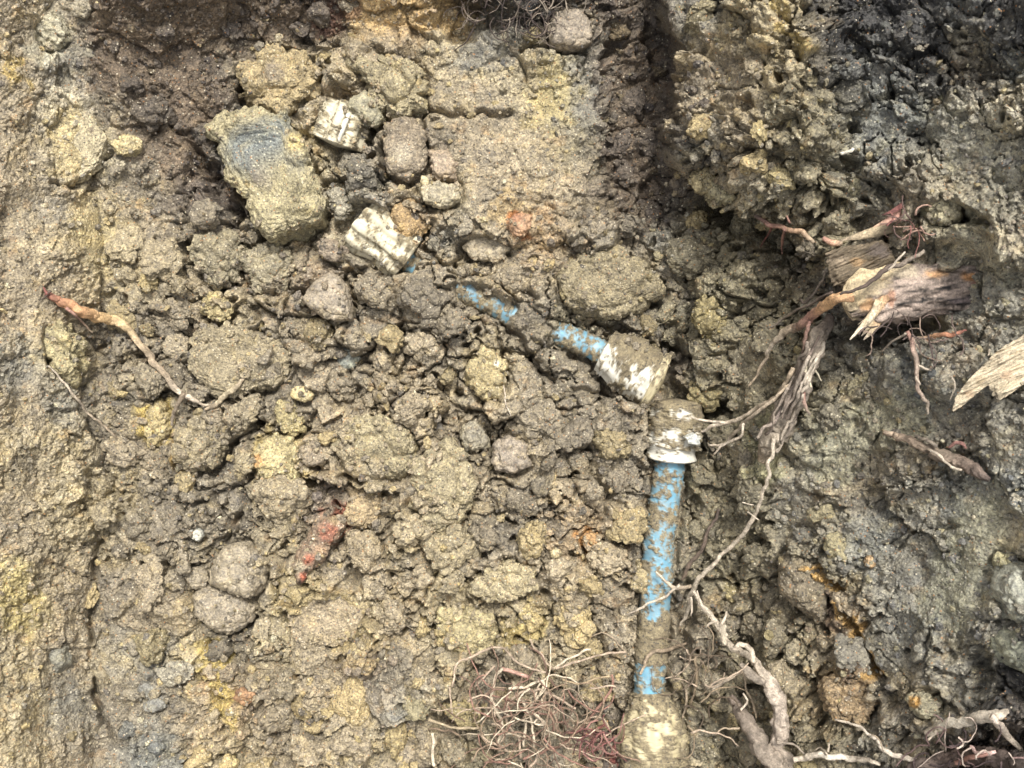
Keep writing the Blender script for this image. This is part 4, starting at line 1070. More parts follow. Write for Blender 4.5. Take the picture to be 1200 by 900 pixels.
# crumbs: too small and too many to count
def crumbs(name, label, n, sub, rmin, rmax, power, seed):
    g = np.random.default_rng(seed)
    V, F = ICO[sub]
    nv, nf = len(V), len(F)
    pts = []
    while len(pts) < n:
        px, py = g.uniform(-30, 1230, n), g.uniform(-30, 930, n)
        w = (0.18 if sub else 0.5) + 0.82 * gridmap(CLOD, 100, px, py) / 7 * sm(-0.4, 0.3, vnoise2(px / 40, py / 40, seed))
        near = (seg_dist(px, py, [(792, 475), (783, 560), (770, 690), (764, 900)]) < 25) | (seg_dist(px, py, [(660, 400), (765, 445)]) < 20) | (seg_dist(px, py, [(425, 262), (480, 308), (600, 370)]) < 12)
        ok = (g.uniform(0, 1, n) < w) & (~near | (g.uniform(0, 1, n) < 0.03))
        pts += list(zip(px[ok], py[ok]))
    pts = np.array(pts[:n])
    rad = rmin + (rmax - rmin) * g.uniform(0, 1, n) ** power
    zz = np.array([ZBUF[int(y) + 66, int(x) + 66] for x, y in pts])
    kk = MPP * (H - zz) / H
    C = np.stack([(pts[:, 0] - 600) * kk, (450 - pts[:, 1]) * kk, zz], 1)
    q = g.normal(size=(n, 4)); q /= np.linalg.norm(q, axis=1, keepdims=True)
    a, b, c, d = q.T
    Rm = np.stack([1 - 2 * (c * c + d * d), 2 * (b * c - a * d), 2 * (b * d + a * c), 2 * (b * c + a * d), 1 - 2 * (b * b + d * d), 2 * (c * d - a * b),
                   2 * (b * d - a * c), 2 * (c * d + a * b), 1 - 2 * (b * b + c * c)], 1).reshape(n, 3, 3)
    base = V[None] * (1 + g.uniform(-0.30, 0.25, (n, nv, 1))) * g.uniform(0.5, 1.25, (n, 1, 3))
    X = np.einsum('nij,nvj->nvi', Rm, base) * (rad * kk)[:, None, None] + C[:, None]
    X[..., 2] += (rad * kk * g.uniform(-0.55, 0.30, n))[:, None]
    col = gridmap(SOILRGB, 50, pts[:, 0] + g.normal(0, 18, n), pts[:, 1] + g.normal(0, 18, n)) * g.uniform(0.78, 1.15, (n, 1))
    u = g.uniform(0, 1, n)[:, None]
    col = np.where(u < 0.12, col * np.array([1.15, 1.10, 0.88]), np.where(u > 0.86, col * np.array([0.66, 0.68, 0.76]), col))
    col = np.where((u > 0.18) & (u < 0.186), np.array(s2l((190, 182, 156))), col)
    Fa = (F[None] + (np.arange(n) * nv)[:, None, None]).reshape(-1, 3)
    o = link(name, np_mesh(name, X.reshape(-1, 3), Fa, M_SOIL, np.clip(np.repeat(col, nv, 0), 0.01, 0.8), False))
    tag(o, label, 'soil crumbs', None, 'stuff')
crumbs('soil_crumbs', 'coarse crumbs of clay scattered over the clods and walls', 5500, 1, 2.0, 6.0, 2.0, 71)
crumbs('fine_soil_crumbs', 'fine crumbs of clay scattered over the clods and walls', 9000, 0, 1.0, 2.8, 1.3, 72)

# ------------------------------------------------------------------ roots
def cseq(*c):
    A = np.array([s2l(x) for x in c])
    A = A * np.array([0.74, 0.70, 0.62])
    m_ = A.mean(1, keepdims=True); A = m_ + (A - m_) * 0.70
    def f(S, TH, V):
        u = S * (len(A) - 1)
        i = np.clip(u.astype(int), 0, len(A) - 2) if len(A) > 1 else np.zeros(S.shape, int)
        fr = (u - i)[..., None]
        base = A[i] * (1 - fr) + A[np.minimum(i + 1, len(A) - 1)] * fr
        n = vnoise3(V[..., 0] / 0.006, V[..., 1] / 0.006, V[..., 2] / 0.006, 3) + 0.6 * vnoise3(V[..., 0] / 0.0022, V[..., 1] / 0.0022, V[..., 2] / 0.0022, 4)
        return base * (1 + 0.42 * n[..., None])
    return f

def root(name, pts, cols, parent, lift=0.0, hang=False, knob=0.16, flat=1.0, seg=None, mat=None, seed=0, over=5, step=2.0):
    """pts: (photo x, photo y, thickness in photo pixels)"""
    P_ = np.array(pts, float)
    L = np.hypot(*np.diff(P_[:, :2], axis=0).T).sum()
    n = int(max(6, min(220, L / step)))
    q = catmull(P_, n)
    q[:, 2] *= 1 - 0.17 * sm(3, 9, q[:, 2])
    wv = 0.25 * q[:, 2].mean()
    s_ = np.linspace(0, L, n)
    q[:, 0] += (vnoise2(s_ / 11, s_ * 0, 40 + seed) * 1.3 + vnoise2(s_ / 4, s_ * 0, 42 + seed) * 0.4) * min(1.6, 0.5 + wv)
    q[:, 1] += (vnoise2(s_ / 11, s_ * 0 + 5, 41 + seed) * 1.3 + vnoise2(s_ / 4, s_ * 0 + 5, 43 + seed) * 0.4) * min(1.6, 0.5 + wv)
    z = np.array([gz(a, b, 2 + int(c / 3), 0.85) for a, b, c in q])
    pad = over if not hang else over * 3
    zp = np.pad(z, pad, mode='edge')
    zm = np.array([zp[i:i + 2 * pad + 1].max() for i in range(n)]) if hang else np.array([np.quantile(zp[i:i + 2 * pad + 1], 0.75) for i in range(n)])
    zp = np.pad(zm, pad, mode='edge')
    z = np.array([zp[i:i + 2 * pad + 1].mean() for i in range(n)])
    k = MPP * (H - z) / H
    R = np.maximum(q[:, 2], 0.8) / 2 * k
    z = z + R * 0.55 + lift
    C = np.array([W(a, b, c) for (a, b), c in zip(q[:, :2], z)])
    sg = seg or (7 if q[:, 2].max() < 4 else 12 if q[:, 2].max() < 9 else 28)
    def disp(S, TH, V):
        r_ = R[:, None]
        fib = np.cos(TH * 5 + 4 * vnoise2(S * 9, TH * 0, seed)) * 0.4 + np.cos(TH * 9 + 6 * vnoise2(S * 14, TH * 0, seed + 1)) * 0.25
        return r_ * knob * (vnoise3(V[..., 0] / 0.007, V[..., 1] / 0.007, V[..., 2] / 0.007, seed) * 1.2 + fib + 0.7 * vnoise3(V[..., 0] / 0.0028, V[..., 1] / 0.0028, V[..., 2] / 0.0028, seed + 2))
    o, v = tube(name, C, R, sg, mat or M_ROOT, cseq(*cols), disp, parent, flat)
    splat(v, False)
    return o

def root_thing(label, main, cols, rootlets=(), cat='root', name='root', group=None, **kw):
    x, y = main[len(main) // 2][:2]
    t = thing(name, label, cat, W(x, y, gz(x, y)), group)
    root('main_root', main, cols, t, **kw)
    kw.pop('seg', None)
    for k, (pts, cc) in enumerate(rootlets):
        root('rootlet', pts, cc or cols, t, seed=k + 3, **{a: b for a, b in kw.items() if a in ('lift', 'hang')})
    return t

TAN = (172, 152, 122); PALE = (206, 190, 166); GREY = (158, 144, 126); DARK = (96, 80, 70); PINK = (176, 124, 106); ORANGE = (208, 156, 98); REDB = (136, 76, 66); CORE = (224, 200, 150)
root_thing('long root with a torn orange end running down from the left wall over the clods',
           [(54, 346, 8), (75, 356, 13), (105, 367, 15), (135, 376, 13), (160, 399, 9.5), (180, 422, 8.5), (200, 447, 8), (215, 463, 6.5), (232, 472, 4), (251, 477, 2)],
           [REDB, (222, 160, 96), (228, 186, 112), (214, 186, 130), TAN, TAN, PALE, TAN],
           [([(213, 462, 6), (206, 483, 5), (202, 498, 3)], [TAN, GREY]), ([(78, 362, 4), (98, 378, 2.5), (109, 391, 1.5)], [PINK, TAN]), ([(56, 346, 4), (50, 338, 2)], [REDB]), ([(60, 342, 3), (48, 350, 2)], [DARK])], lift=0.004, over=3)
root_thing('short pale root stub poking out of the brown clay plate', [(240, 482, 3), (262, 468, 7), (276, 452, 7), (287, 440, 3)], [TAN, (196, 180, 140), TAN])
root_thing('thin straight tan rootlet on the left wall below the crumbly yellow clump', [(57, 430, 2), (80, 455, 3), (105, 484, 3), (136, 514, 2)], [PALE, TAN], hang=True)
root_thing('hair-thin rootlet hanging below the pale knobbly clod', [(590, 452, 1.5), (592, 470, 2), (599, 488, 1.5)], [PALE])
root_thing('pinkish forked root poking from the shadow above the broken log',
           [(884, 254, 4), (905, 266, 6), (925, 268, 7), (943, 272, 7), (954, 283, 4)], [DARK, PINK, (206, 164, 120), TAN],
           [([(918, 270, 4), (917, 284, 3), (918, 297, 1.5)], [PINK]), ([(905, 266, 3), (898, 280, 2), (892, 290, 1)], [REDB]), ([(926, 262, 3), (921, 254, 2)], [PINK])], lift=0.008)
root_thing('short bright orange-pink root stub just above the upper bark slab', [(964, 281, 5), (976, 286, 9), (988, 287, 6)], [PINK, (224, 172, 130), TAN], lift=0.01)

# the broken log and what is torn from it
lg = thing('broken_log', 'thick broken log with purple-grey bark and a pale splintered end jutting from the right wall', 'log', W(1075, 350, gz(1075, 350) + 0.03))
def bark_col(S, TH, V):
    px = 600 + V[..., 0] / (MPP * (H - V[..., 2]) / H); py = 450 - V[..., 1] / (MPP * (H - V[..., 2]) / H)
    a = (px - 985) * 0.95 + (py - 350) * -0.3
    g = fbm2(a / 26, (py + 0.2 * px) / 3.2, 4, 301, 0.6)[..., None]
    base = s2l((122, 109, 98)) * (1 + 2.1 * g)
    wood = s2l((184, 166, 132)) * (1 + 0.9 * g)
    n = 12 * fbm2(px / 18, py / 6, 3, 303)
    m = (1 - sm(30, 52, (px - 985) + n * 1.5 - (345 - py) * 1.0))[..., None]
    c = base * (1 - m) + wood * m
    for (x, y, rx, ry, rgb, k) in ((1044, 349, 6, 11, (190, 134, 98), .6), (1096, 321, 16, 5, (216, 168, 116), .8), (1136, 325, 12, 6, (222, 158, 92), .85), (1141, 338, 4, 9, (186, 112, 90), .7),
                                   (1020, 358, 14, 8, (224, 172, 112), .7), (1062, 318, 22, 8, (206, 190, 160), .8), (1020, 336, 26, 7, (150, 138, 118), .6), (1130, 352, 20, 6, (96, 86, 94), .6)):
        f = (k * (1 - sm(0.5, 1.2, np.hypot((px - x) / rx, (py - y) / ry) + 0.35 * vnoise2(px / 5, py / 3, 305))))[..., None]
        f = f * (0.75 + 0.8 * np.clip(g, -0.4, 0.4))
        c = c * (1 - f) + s2l(rgb) * 0.72 * f
    return np.clip(c, 0.01, 0.8)
zl = max(gz(1050, 345, 10, .8), gz(1000, 355, 10, .8)) + 0.012
Pl = catmull([(992, 362, zl + 0.012, 17), (1012, 352, zl + 0.014, 29), (1045, 344, zl + 0.016, 31), (1085, 342, zl + 0.02, 29), (1120, 340, zl + 0.026, 28), (1152, 340, zl + 0.028, 25), (1172, 342, zl + 0.022, 17)], 150)
Cl = np.array([W(a, b, c) for a, b, c in Pl[:, :3]])
Rl = 1.06 * Pl[:, 3] * MPP * (H - Pl[:, 2]) / H
def ldisp(S, TH, V):
    fib = np.cos(TH * 7 + 3 * vnoise2(S * 6, TH * 0.6, 311)) * 0.07 + np.cos(TH * 17 + 4 * vnoise2(S * 9, TH * 0.5, 312)) * 0.05 + 0.10 * fbm2(S * 14, TH * 9, 4, 317, 0.65)
    jag = -(0.55 * sm(0.0, 1.0, 1 - S / 0.16)) * (0.5 + 0.5 * vnoise2(TH * 3.5, S * 0, 313))
    return Rl[:, None] * (fib + jag + 0.10 * vnoise3(V[..., 0] / 0.014, V[..., 1] / 0.014, V[..., 2] / 0.014, 314))
o, v = tube('bark', Cl, Rl, 90, M_WOOD, bark_col, ldisp, lg, 0.72); splat(v, False)
def splinter(par, a, b, w, cols, lift, zb=None, name='splinter', sd_=0):
    z0 = zb if zb is not None else zl + 0.02
    q = catmull([(a[0], a[1], z0 + lift, w), ((a[0] + b[0]) / 2 + 1.5, (a[1] + b[1]) / 2 + 1, z0 + lift * 1.1, w * .8), (b[0], b[1], z0 + lift * 0.6, w * .12)], 20)
    C = np.array([W(*p[:3]) for p in q]); R = q[:, 3] / 2 * MPP * (H - q[:, 2]) / H
    o, v = tube(name, C, R, 9, M_WOOD, cseq(*cols), lambda S, TH, V: R[:, None] * 0.3 * np.sign(np.cos(TH * 2 + sd_)), par, 0.55)
    splat(v, False)
rs = random.Random(5)
for k in range(13):
    f = k / 12
    ax, ay = 1036 - 8 * f + rs.uniform(-6, 6), 330 + 42 * f
    L_ = rs.uniform(26, 44) if k < 10 else rs.uniform(30, 40)
    ang = math.radians(150 + 62 * -f + rs.uniform(-6, 6)) if k < 8 else math.radians(128 + rs.uniform(-8, 8))
    splinter(lg, (ax, ay), (ax + L_ * math.cos(ang), ay + L_ * abs(math.sin(ang)) * 0.8), rs.uniform(4, 8), [(190, 166, 126), CORE, PALE] if k % 3 else [ORANGE, CORE, PALE], 0.006 + 0.004 * rs.random(), sd_=k)
splinter(lg, (1040, 345), (996, 398), 9, [ORANGE, CORE, (236, 224, 196)], 0.016)
splinter(lg, (1030, 352), (1010, 388), 7, [CORE, (236, 224, 196)], 0.018)
root('branch_root', [(1000, 350, 12), (985, 350, 14), (968, 358, 14), (948, 374, 13), (928, 385, 12), (912, 396, 9), (903, 408, 5), (893, 428, 4), (878, 453, 2)],
     [ORANGE, (220, 170, 100), PINK, TAN, PALE, TAN, TAN], lg, lift=0.012, hang=True, seed=4)
root('rootlet', [(969, 316, 2), (958, 336, 3), (946, 354, 3), (938, 352, 2)], [GREY, DARK], lg, lift=0.012, hang=True, seed=6)
root('rootlet', [(975, 343, 4), (950, 356, 3), (925, 368, 3), (901, 384, 2)], [DARK, GREY], lg, lift=0.010, hang=True, seed=7)
root('rootlet', [(947, 375, 4), (946, 392, 4), (941, 412, 3), (940, 426, 2)], [PINK, GREY], lg, lift=0.012, hang=True, seed=8)

up_ = thing('bark_slab', 'flat brown slab of broken wood wedged above the thick log, red wood strip along its top', 'log', W(1015, 300, gz(1015, 300) + 0.02))
def slab(par, name, outline, z, th_, rgb, blot, seed, wob=1.5, dip=0.0):
    ol = catmull([(a, b) for a, b in outline] + [outline[0]], 181)[:-1]
    cx, cy = ol.mean(0)
    rings = [k / 34 for k in range(33)] + [0.975, 1.0]
    Vv = []; cc = []
    for side in (1, -1):
        for t_ in rings:
            q = np.array([cx, cy]) + (ol - [cx, cy]) * t_
            n1 = fbm2((q[:, 0] + q[:, 1] * .4) / 16, (q[:, 1] + q[:, 0] * .45) / 2.6, 3, seed) * 0.0050 + vnoise2(q[:, 0] / 12, q[:, 1] / 12, seed + 1) * 0.002
            zz = z + side * th_ / 2 * (1 - 0.55 * t_ ** 6) + n1 + dip * (q[:, 0] - cx)
            k = MPP * (H - zz) / H
            jx = vnoise2(q[:, 0] / 3, q[:, 1] / 3, seed + 2) * wob * t_
            Vv.append(np.stack([(q[:, 0] + jx - 600) * k, (450 - q[:, 1] + jx) * k, zz], 1))
            c = np.tile(s2l(rgb), (len(q), 1)) * (1 + 0.75 * fbm2(q[:, 0] / 20, (q[:, 1] + q[:, 0] * .45) / 2.4, 4, seed + 4, 0.7))[:, None]
            for (x, y, r_, b_, k_) in blot:
                f = k_ * (1 - sm(0.5, 1.15, np.hypot(q[:, 0] - x, (q[:, 1] - y) * 1.4) / r_ + 0.3 * vnoise2(q[:, 0] / 4, q[:, 1] / 3, seed + 6)))
                c = c * (1 - f[:, None]) + s2l(b_) * f[:, None]
            cc.append(c)
    n_ = 95; R_ = len(rings); n_ = len(ol)
    F_ = []
    a = np.arange(n_); b = np.roll(a, -1)
    for side in (0, 1):
        for r_ in range(R_ - 1):
            o1 = (side * R_ + r_) * n_; o2 = o1 + n_
            F_.append(np.stack([o1 + a, o1 + b, o2 + b, o2 + a] if side else [o1 + b, o1 + a, o2 + a, o2 + b], -1))
    o1 = (R_ - 1) * n_; o2 = (2 * R_ - 1) * n_
    F_.append(np.stack([o1 + b, o1 + a, o2 + a, o2 + b], -1))
    Vv = np.concatenate(Vv); F_ = np.concatenate(F_)
    org = np.array(par.location[:]) if par else Vv.mean(0)
    o = link(name, np_mesh(name, Vv - org, F_, M_WOOD, np.clip(np.concatenate(cc), 0.01, 0.85)), par)
    if par is None:
        o.location = org.tolist()
    splat(Vv, False)
    return o
zs_ = gz(1015, 300, 14, .9)
slab(up_, 'wood_plate', [(968, 296), (985, 290), (1010, 286), (1035, 282), (1048, 300), (1044, 312), (1018, 328), (996, 334), (976, 334), (970, 316)], zs_ + 0.012, 0.024, (104, 92, 74),
     [(1005, 306, 9, (160, 132, 96), .7), (1012, 320, 8, (168, 132, 90), .7), (1030, 294, 14, (96, 86, 80), .7), (982, 304, 12, (150, 134, 112), .6)], 321)
splinter(up_, (1066, 244), (1024, 266), 9, [(206, 140, 112), (226, 164, 140), (206, 170, 128)], 0.006, gz(1045, 256, 8, .9), 'wood_strip')
splinter(up_, (1058, 240), (1034, 252), 5, [(132, 74, 66), (118, 66, 60)], 0.010, gz(1045, 250, 8, .9), 'wood_strip')
splinter(up_, (1056, 262), (984, 282), 12, [(178, 160, 124), (190, 170, 128), TAN], 0.004, gz(1030, 268, 8, .9), 'wood_strip')
root('rootlet', [(1085, 296, 4), (1058, 308, 6), (1030, 322, 6), (1012, 334, 4), (985, 345, 3)], [GREY, DARK, DARK], up_, lift=0.02, hang=True, seed=12)
root('rootlet', [(1062, 296, 2), (1050, 306, 3), (1040, 316, 2)], [PALE, GREY], up_, lift=0.022, hang=True, seed=13)

root_thing('thick grey frayed root hanging from under the log, with pale forked rootlets reaching left',
           [(974, 372, 12), (962, 392, 20), (948, 424, 27), (932, 462, 31), (916, 495, 33), (902, 520, 27), (893, 540, 12)],
           [DARK, GREY, (150, 136, 120), (166, 152, 136), (160, 146, 128), (176, 162, 140), TAN],
           [([(928, 433, 5), (915, 460, 5), (890, 478, 5), (867, 490, 5), (853, 497, 5), (838, 499, 4), (820, 505, 3)], [TAN, PALE]),
            ([(853, 497, 4), (832, 494, 3), (809, 489, 2.5)], [PALE]),
            ([(925, 452, 4), (898, 474, 4), (877, 492, 4), (858, 510, 4), (846, 520, 3), (832, 521, 2)], [TAN, PALE]),
            ([(872, 497, 3), (866, 512, 3), (850, 520, 3), (837, 534, 2)], [PALE]),
            ([(943, 430, 4), (946, 444, 4), (951, 454, 2)], [(214, 202, 170)]), ([(951, 430, 3), (957, 438, 2.5), (964, 446, 1.5)], [(214, 202, 170)]),
            ([(940, 460, 4), (944, 474, 4), (950, 485, 2)], [PINK, GREY]), ([(925, 470, 6), (905, 495, 5), (886, 512, 4)], [(110, 92, 92), GREY]),
            ([(906, 512, 5), (904, 535, 4.5), (897, 565, 4.5), (890, 588, 4), (878, 615, 5), (860, 638, 5), (838, 660, 5), (820, 675, 5), (812, 690, 6), (808, 706, 5), (803, 722, 4), (798, 735, 2)], [(206, 192, 168), PALE, (200, 186, 160)]),
            ([(812, 688, 5), (795, 690, 5), (782, 684, 4), (770, 672, 2)], [TAN, PALE]), ([(798, 686, 3), (775, 700, 3), (750, 712, 2.5), (733, 720, 1.5)], [PALE]), ([(810, 700, 3), (812, 712, 3), (810, 722, 1.5)], [PALE]),
            ([(876, 600, 2), (888, 608, 1.5)], [PALE]), ([(884, 592, 2), (870, 588, 1.2)], [PALE])],
           lift=0.012, hang=True, knob=0.20)
fr_t = [o for o in bpy.data.objects if o.get('label', '').startswith('thick grey frayed root')][0]
rs2 = random.Random(9)
for k in range(16):
    f0 = rs2.uniform(0, 0.6); off = rs2.uniform(-11, 11)
    pts = catmull([(962, 392), (948, 424), (932, 462), (916, 495), (900, 530)], 60)
    i0 = int(f0 * 59); i1 = min(59, i0 + rs2.randint(14, 34))
    root('bark_strip', [(pts[i][0] + off * 0.94 + rs2.uniform(-1.5, 1.5), pts[i][1] + off * 0.34 + rs2.uniform(-1.5, 1.5), rs2.uniform(2, 5)) for i in range(i0, i1 + 1, 5)],
         [rs2.choice([(178, 164, 146), (120, 104, 94), (150, 136, 120), (196, 184, 164)]), rs2.choice([(140, 124, 110), (186, 172, 152)])], fr_t, lift=0.001, hang=False, seed=k + 50)
root_thing('pale knotted root climbing from the bottom edge towards the upright pipe on the right wall',
           [(812, 694, 4), (820, 708, 5), (837, 726, 7), (848, 743, 9), (861, 760, 8), (880, 773, 10), (895, 790, 15), (908, 812, 20), (915, 835, 21), (915, 857, 22), (912, 878, 20), (922, 902, 26)],
           [PALE, (208, 194, 170), PALE, (196, 180, 158), (188, 172, 154), (176, 160, 142), GREY],
           [([(861, 760, 5), (868, 755, 6), (882, 762, 6), (884, 776, 5)], [PALE]), ([(852, 718, 2), (850, 724, 3), (846, 733, 4)], [PALE]), ([(828, 736, 2), (833, 731, 3), (841, 729, 3)], [PALE]), ([(817, 693, 2), (820, 705, 3), (824, 714, 3)], [PALE]),
            ([(870, 788, 3), (858, 795, 4), (846, 800, 5), (836, 808, 2)], [TAN, PALE]), ([(870, 788, 3), (876, 808, 3), (884, 826, 3), (886, 842, 2)], [TAN]), ([(846, 733, 6), (849, 744, 7), (851, 754, 6)], [(214, 200, 172)]),
            ([(912, 870, 4), (930, 874, 3), (944, 886, 2)], [GREY])], lift=0.010, hang=True, knob=0.24)
root_thing('thick dark grey root stub beside the knotted root at the bottom edge', [(856, 818, 10), (870, 840, 20), (887, 864, 25), (902, 888, 28), (914, 912, 30)], [(128, 112, 98), (142, 128, 112), (154, 140, 122)],
           [([(866, 834, 3), (876, 822, 3), (872, 812, 2)], [PALE]), ([(868, 780, 6), (882, 792, 14), (896, 800, 10)], [GREY]), ([(838, 862, 2), (848, 854, 2), (868, 852, 3)], [TAN])], lift=0.006, hang=True, knob=0.14)
root_thing('pale shaggy root lying flat along the bottom edge', [(930, 892, 8), (955, 887, 9), (985, 886, 8), (1010, 889, 7), (1030, 897, 4)], [PALE, (212, 202, 184), PALE], [([(968, 886, 3), (962, 876, 2), (955, 880, 1.5)], [PALE]), ([(972, 872, 2), (970, 882, 3)], [PALE])], lift=0.006)
root_thing('thin wavy pale root crossing the orange clod at lower right', [(978, 845, 2.5), (1000, 850, 3), (1022, 862, 4), (1032, 872, 5), (1048, 884, 6), (1070, 892, 7), (1092, 896, 5)], [PALE, (214, 202, 184), PALE], [([(1020, 862, 2), (1030, 866, 2), (1036, 880, 1.5)], [TAN])], hang=True, lift=0.004)
root_thing('pale cream forked root at the lower right corner', [(1085, 862, 9), (1098, 854, 13), (1118, 848, 13), (1135, 842, 13), (1152, 838, 16), (1168, 838, 14), (1180, 834, 6)], [PALE, (222, 212, 190), (216, 204, 184), PALE],
           [([(1160, 842, 9), (1174, 852, 10), (1186, 866, 9), (1198, 880, 6)], [(214, 196, 178), PALE]), ([(1098, 858, 4), (1088, 868, 3)], [PALE])], lift=0.008, knob=0.14)
root_thing('dark purple-brown root at the very bottom right edge', [(1050, 912, 12), (1085, 896, 18), (1125, 886, 22), (1165, 888, 24), (1215, 894, 26)], [(92, 80, 72), (112, 92, 82), (86, 76, 70)],
           [([(1135, 876, 3), (1150, 884, 6), (1168, 880, 4)], [(206, 168, 160)]), ([(1120, 896, 5), (1140, 888, 6), (1158, 884, 3)], [PINK])], lift=0.002, knob=0.2)
root_thing('small wiry pinkish root dangling below the log', [(1063, 390, 5), (1069, 406, 6), (1075, 424, 6), (1073, 440, 5), (1079, 458, 4.5), (1085, 472, 4), (1086, 486, 2)], [PINK, (190, 166, 146), (184, 158, 138), PALE],
           [([(1075, 430, 3), (1084, 432, 2.5), (1092, 434, 1.5)], [PALE]), ([(1062, 392, 3), (1048, 400, 2.5), (1034, 412, 2)], [GREY]), ([(1073, 442, 2), (1078, 452, 2)], [PALE])], lift=0.008, hang=True)
root_thing('short orange sliver of root under the log', [(1074, 398, 3), (1090, 396, 6), (1108, 394, 6), (1124, 388, 4), (1132, 386, 2)], [TAN, ORANGE, (216, 140, 90), REDB], lift=0.006)
root_thing('rough brown-pink root slanting across the right wall below the pale wood chip', [(1035, 508, 6), (1055, 514, 10), (1080, 522, 12), (1104, 532, 16), (1128, 544, 17), (1146, 554, 14), (1158, 562, 7)], [(180, 156, 128), (160, 138, 114), (134, 118, 98), (140, 120, 104), (104, 88, 80)],
           [([(1070, 512, 2), (1085, 515, 4), (1100, 522, 5)], [GREY]), ([(1112, 526, 3), (1120, 520, 5), (1130, 521, 4), (1134, 526, 2)], [(170, 116, 104)]), ([(1090, 528, 3), (1110, 541, 3), (1126, 552, 3)], [PALE])], lift=0.006, knob=0.24)
ch = thing('wood_chip', 'large pale beige curved wood chip stuck to the right edge of the wall', 'wood chip', W(1165, 435, gz(1165, 435) + 0.012))
slab(ch, 'chip', [(1116, 484), (1120, 466), (1134, 446), (1150, 430), (1168, 412), (1190, 398), (1222, 384), (1228, 432), (1204, 448), (1172, 468), (1162, 458), (1158, 452), (1142, 460), (1130, 474)], gz(1165, 435, 12, .9) + 0.014, 0.014, (178, 164, 138),
     [(1180, 440, 9, (160, 134, 108), .6), (1150, 445, 8, (152, 136, 108), .6), (1136, 462, 6, (150, 124, 98), .6)], 331, 2.0, 0.0)
root('fibre', [(1112, 470, 1.5), (1120, 452, 2), (1116, 440, 1.5)], [PALE], ch, lift=0.01, seed=3)
root('fibre', [(1160, 410, 1.5), (1158, 418, 2)], [PALE], ch, lift=0.01, seed=4)
root_thing('white sliver of root high on the right wall', [(985, 182, 3), (992, 179, 5), (1000, 175, 3)], [(232, 226, 206)], lift=0.004)
root_thing('dark brown root curving along the right side of the upright pipe', [(842, 598, 3), (832, 622, 4), (820, 645, 5), (806, 664, 5), (798, 680, 4)], [DARK, (116, 98, 78)], lift=0.004, hang=True)
root_thing('brown root looping over the muddy lower part of the upright pipe', [(750, 792, 3), (756, 776, 4), (770, 764, 4.5), (788, 758, 4.5), (806, 752, 3)], [TAN, (140, 120, 92)], [([(812, 768, 3), (818, 790, 4), (814, 812, 3), (810, 830, 2)], [(144, 124, 92)]), ([(800, 800, 2), (806, 820, 3), (800, 842, 2)], [TAN])], lift=0.004)
root_thing('pale hair root on the grit left of the bottom coupling', [(690, 748, 1.5), (706, 742, 2), (722, 752, 2), (735, 766, 1.5)], [TAN])

# tangles of fine roots
def tangle(label, cx, cy, strands, nrand, rx, ry, cols, seed, wmin=1.4, wmax=3.0, length=70, cat='roots', grp=None):
    t = thing('root_tangle', label, cat, W(cx, cy, gz(cx, cy)), grp)
    rr = random.Random(seed)
    for k, (pts, w, c) in enumerate(strands):
        root('rootlet', [(x, y, w) for x, y in pts], c, t, lift=0.010, hang=True, seed=k, step=3)
    for k in range(nrand):
        a = rr.uniform(0, 6.28); q = math.sqrt(rr.random())
        x, y = cx + rx * q * math.cos(a), cy + ry * q * math.sin(a)
        h = rr.uniform(0, 6.28); tw = rr.uniform(-0.55, 0.55)
        w = rr.uniform(wmin, wmax)
        pts = []
        L_ = rr.uniform(0.4, 1.1) * length
        for _ in range(7):
            pts.append((x, y, w))
            x += math.cos(h) * L_ / 6; y += math.sin(h) * L_ / 6
            h += tw + rr.uniform(-0.35, 0.35)
            w *= 0.93
        root('rootlet', pts, rr.choice(cols), t, lift=rr.uniform(0.001, 0.014), hang=rr.random() < 0.6, seed=k + 20, step=4)
    return t
def zz7(*p):
    return [(500 + x / 5, 740 + y / 5) for x, y in p]
PK = [(190, 166, 138)]; PL = [(220, 202, 170)]; RB = [(156, 112, 92)]
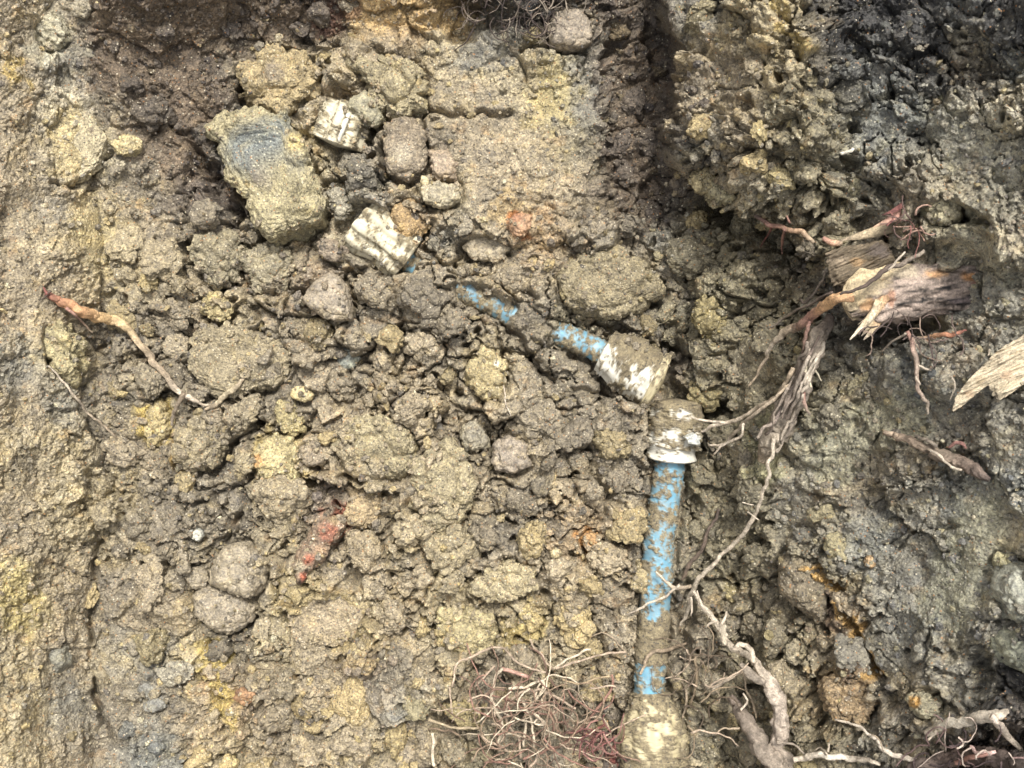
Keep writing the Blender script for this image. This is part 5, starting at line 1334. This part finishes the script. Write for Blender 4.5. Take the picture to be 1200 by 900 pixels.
tangle('nest of fine pinkish and tan roots low in the middle of the trench', 620, 846, [
    (zz7((150, 330), (160, 250), (200, 180), (330, 110), (430, 90), (520, 180), (620, 220), (690, 235)), 2.6, PK), (zz7((600, 50), (680, 150), (740, 230)), 2.4, PK),
    (zz7((740, 225), (850, 150), (960, 105)), 2.8, PL), (zz7((750, 225), (900, 170), (1050, 135), (1170, 115)), 2.6, PK), (zz7((440, 225), (540, 250), (600, 265)), 4.5, [(190, 142, 122)]),
    (zz7((480, 340), (560, 330), (620, 300), (670, 290), (680, 340), (640, 410), (590, 470), (575, 540), (575, 670)), 3.4, PL),
    (zz7((670, 345), (570, 350), (510, 390), (480, 440), (465, 510), (510, 590), (540, 640), (550, 740)), 3.2, PK), (zz7((440, 220), (400, 290), (385, 400), (430, 500), (440, 580), (420, 690)), 3.8, PL),
    (zz7((520, 390), (590, 450), (620, 540), (630, 680)), 3.2, PL), (zz7((690, 350), (700, 440), (720, 490), (650, 560)), 2.4, PK), (zz7((700, 360), (790, 410), (880, 460)), 3.2, PK),
    (zz7((560, 745), (700, 700), (800, 650), (880, 590), (960, 500), (1040, 400), (1085, 330), (1090, 260)), 3.2, RB), (zz7((900, 640), (1000, 570), (1040, 540)), 3.4, [(166, 96, 84)]),
    (zz7((20, 520), (100, 540), (200, 570), (300, 560)), 3.2, [(190, 170, 130)]), (zz7((310, 600), (400, 660), (470, 700)), 3, PK), (zz7((600, 800), (640, 740), (660, 700)), 3, PK),
    (zz7((750, 400), (745, 480), (720, 500)), 2.4, PK), (zz7((800, 280), (880, 310), (990, 270), (1070, 255)), 2.6, [(178, 154, 112)]), (zz7((960, 340), (1080, 315), (1110, 330)), 2.2, PK),
    (zz7((280, 320), (330, 270), (400, 205)), 2.4, PK), (zz7((40, 600), (30, 700), (45, 790)), 4, PL), (zz7((130, 330), (140, 400), (150, 480)), 2, PK)],
    95, 88, 52, [PK, PL, RB, [(160, 134, 104)], [(146, 116, 92)], [(126, 96, 78)]], 61, 1.2, 2.6, 74)
tangle('small cluster of dark red roots just left of the bottom coupling', 702, 870, [], 26, 20, 16, [[(138, 80, 74)], [(160, 110, 98)], [(104, 64, 60)]], 62, 1.4, 2.8, 40)
tangle('mat of fine black-brown root hairs at the top edge above the smooth clay face', 605, 12, [], 70, 62, 24, [[(92, 78, 70)], [(120, 104, 90)], [(70, 58, 54)], [(150, 136, 118)]], 63, 1.0, 2.0, 46)
tangle('sparse wiry roots right of the lower upright pipe', 815, 800, [], 24, 26, 60, [[(150, 130, 98)], [(120, 102, 80)], PK], 64, 1.2, 2.6, 60)
tangle('fine dark rootlets in the shadow beneath the log', 1060, 392, [], 18, 60, 12, [[(110, 92, 84)], [(150, 126, 108)], [(84, 68, 64)]], 65, 1.2, 2.4, 44)
tangle('fine reddish rootlets beside the pale tan clod above the log', 1062, 262, [], 14, 24, 20, [[(140, 84, 74)], [(110, 84, 76)], [(168, 130, 110)]], 66, 1.2, 2.6, 34)
tangle('fine purple-brown roots at the lower right corner', 1140, 882, [], 22, 60, 18, [[(124, 96, 92)], [(90, 72, 72)], [(196, 176, 160)]], 67, 1.2, 2.8, 44)
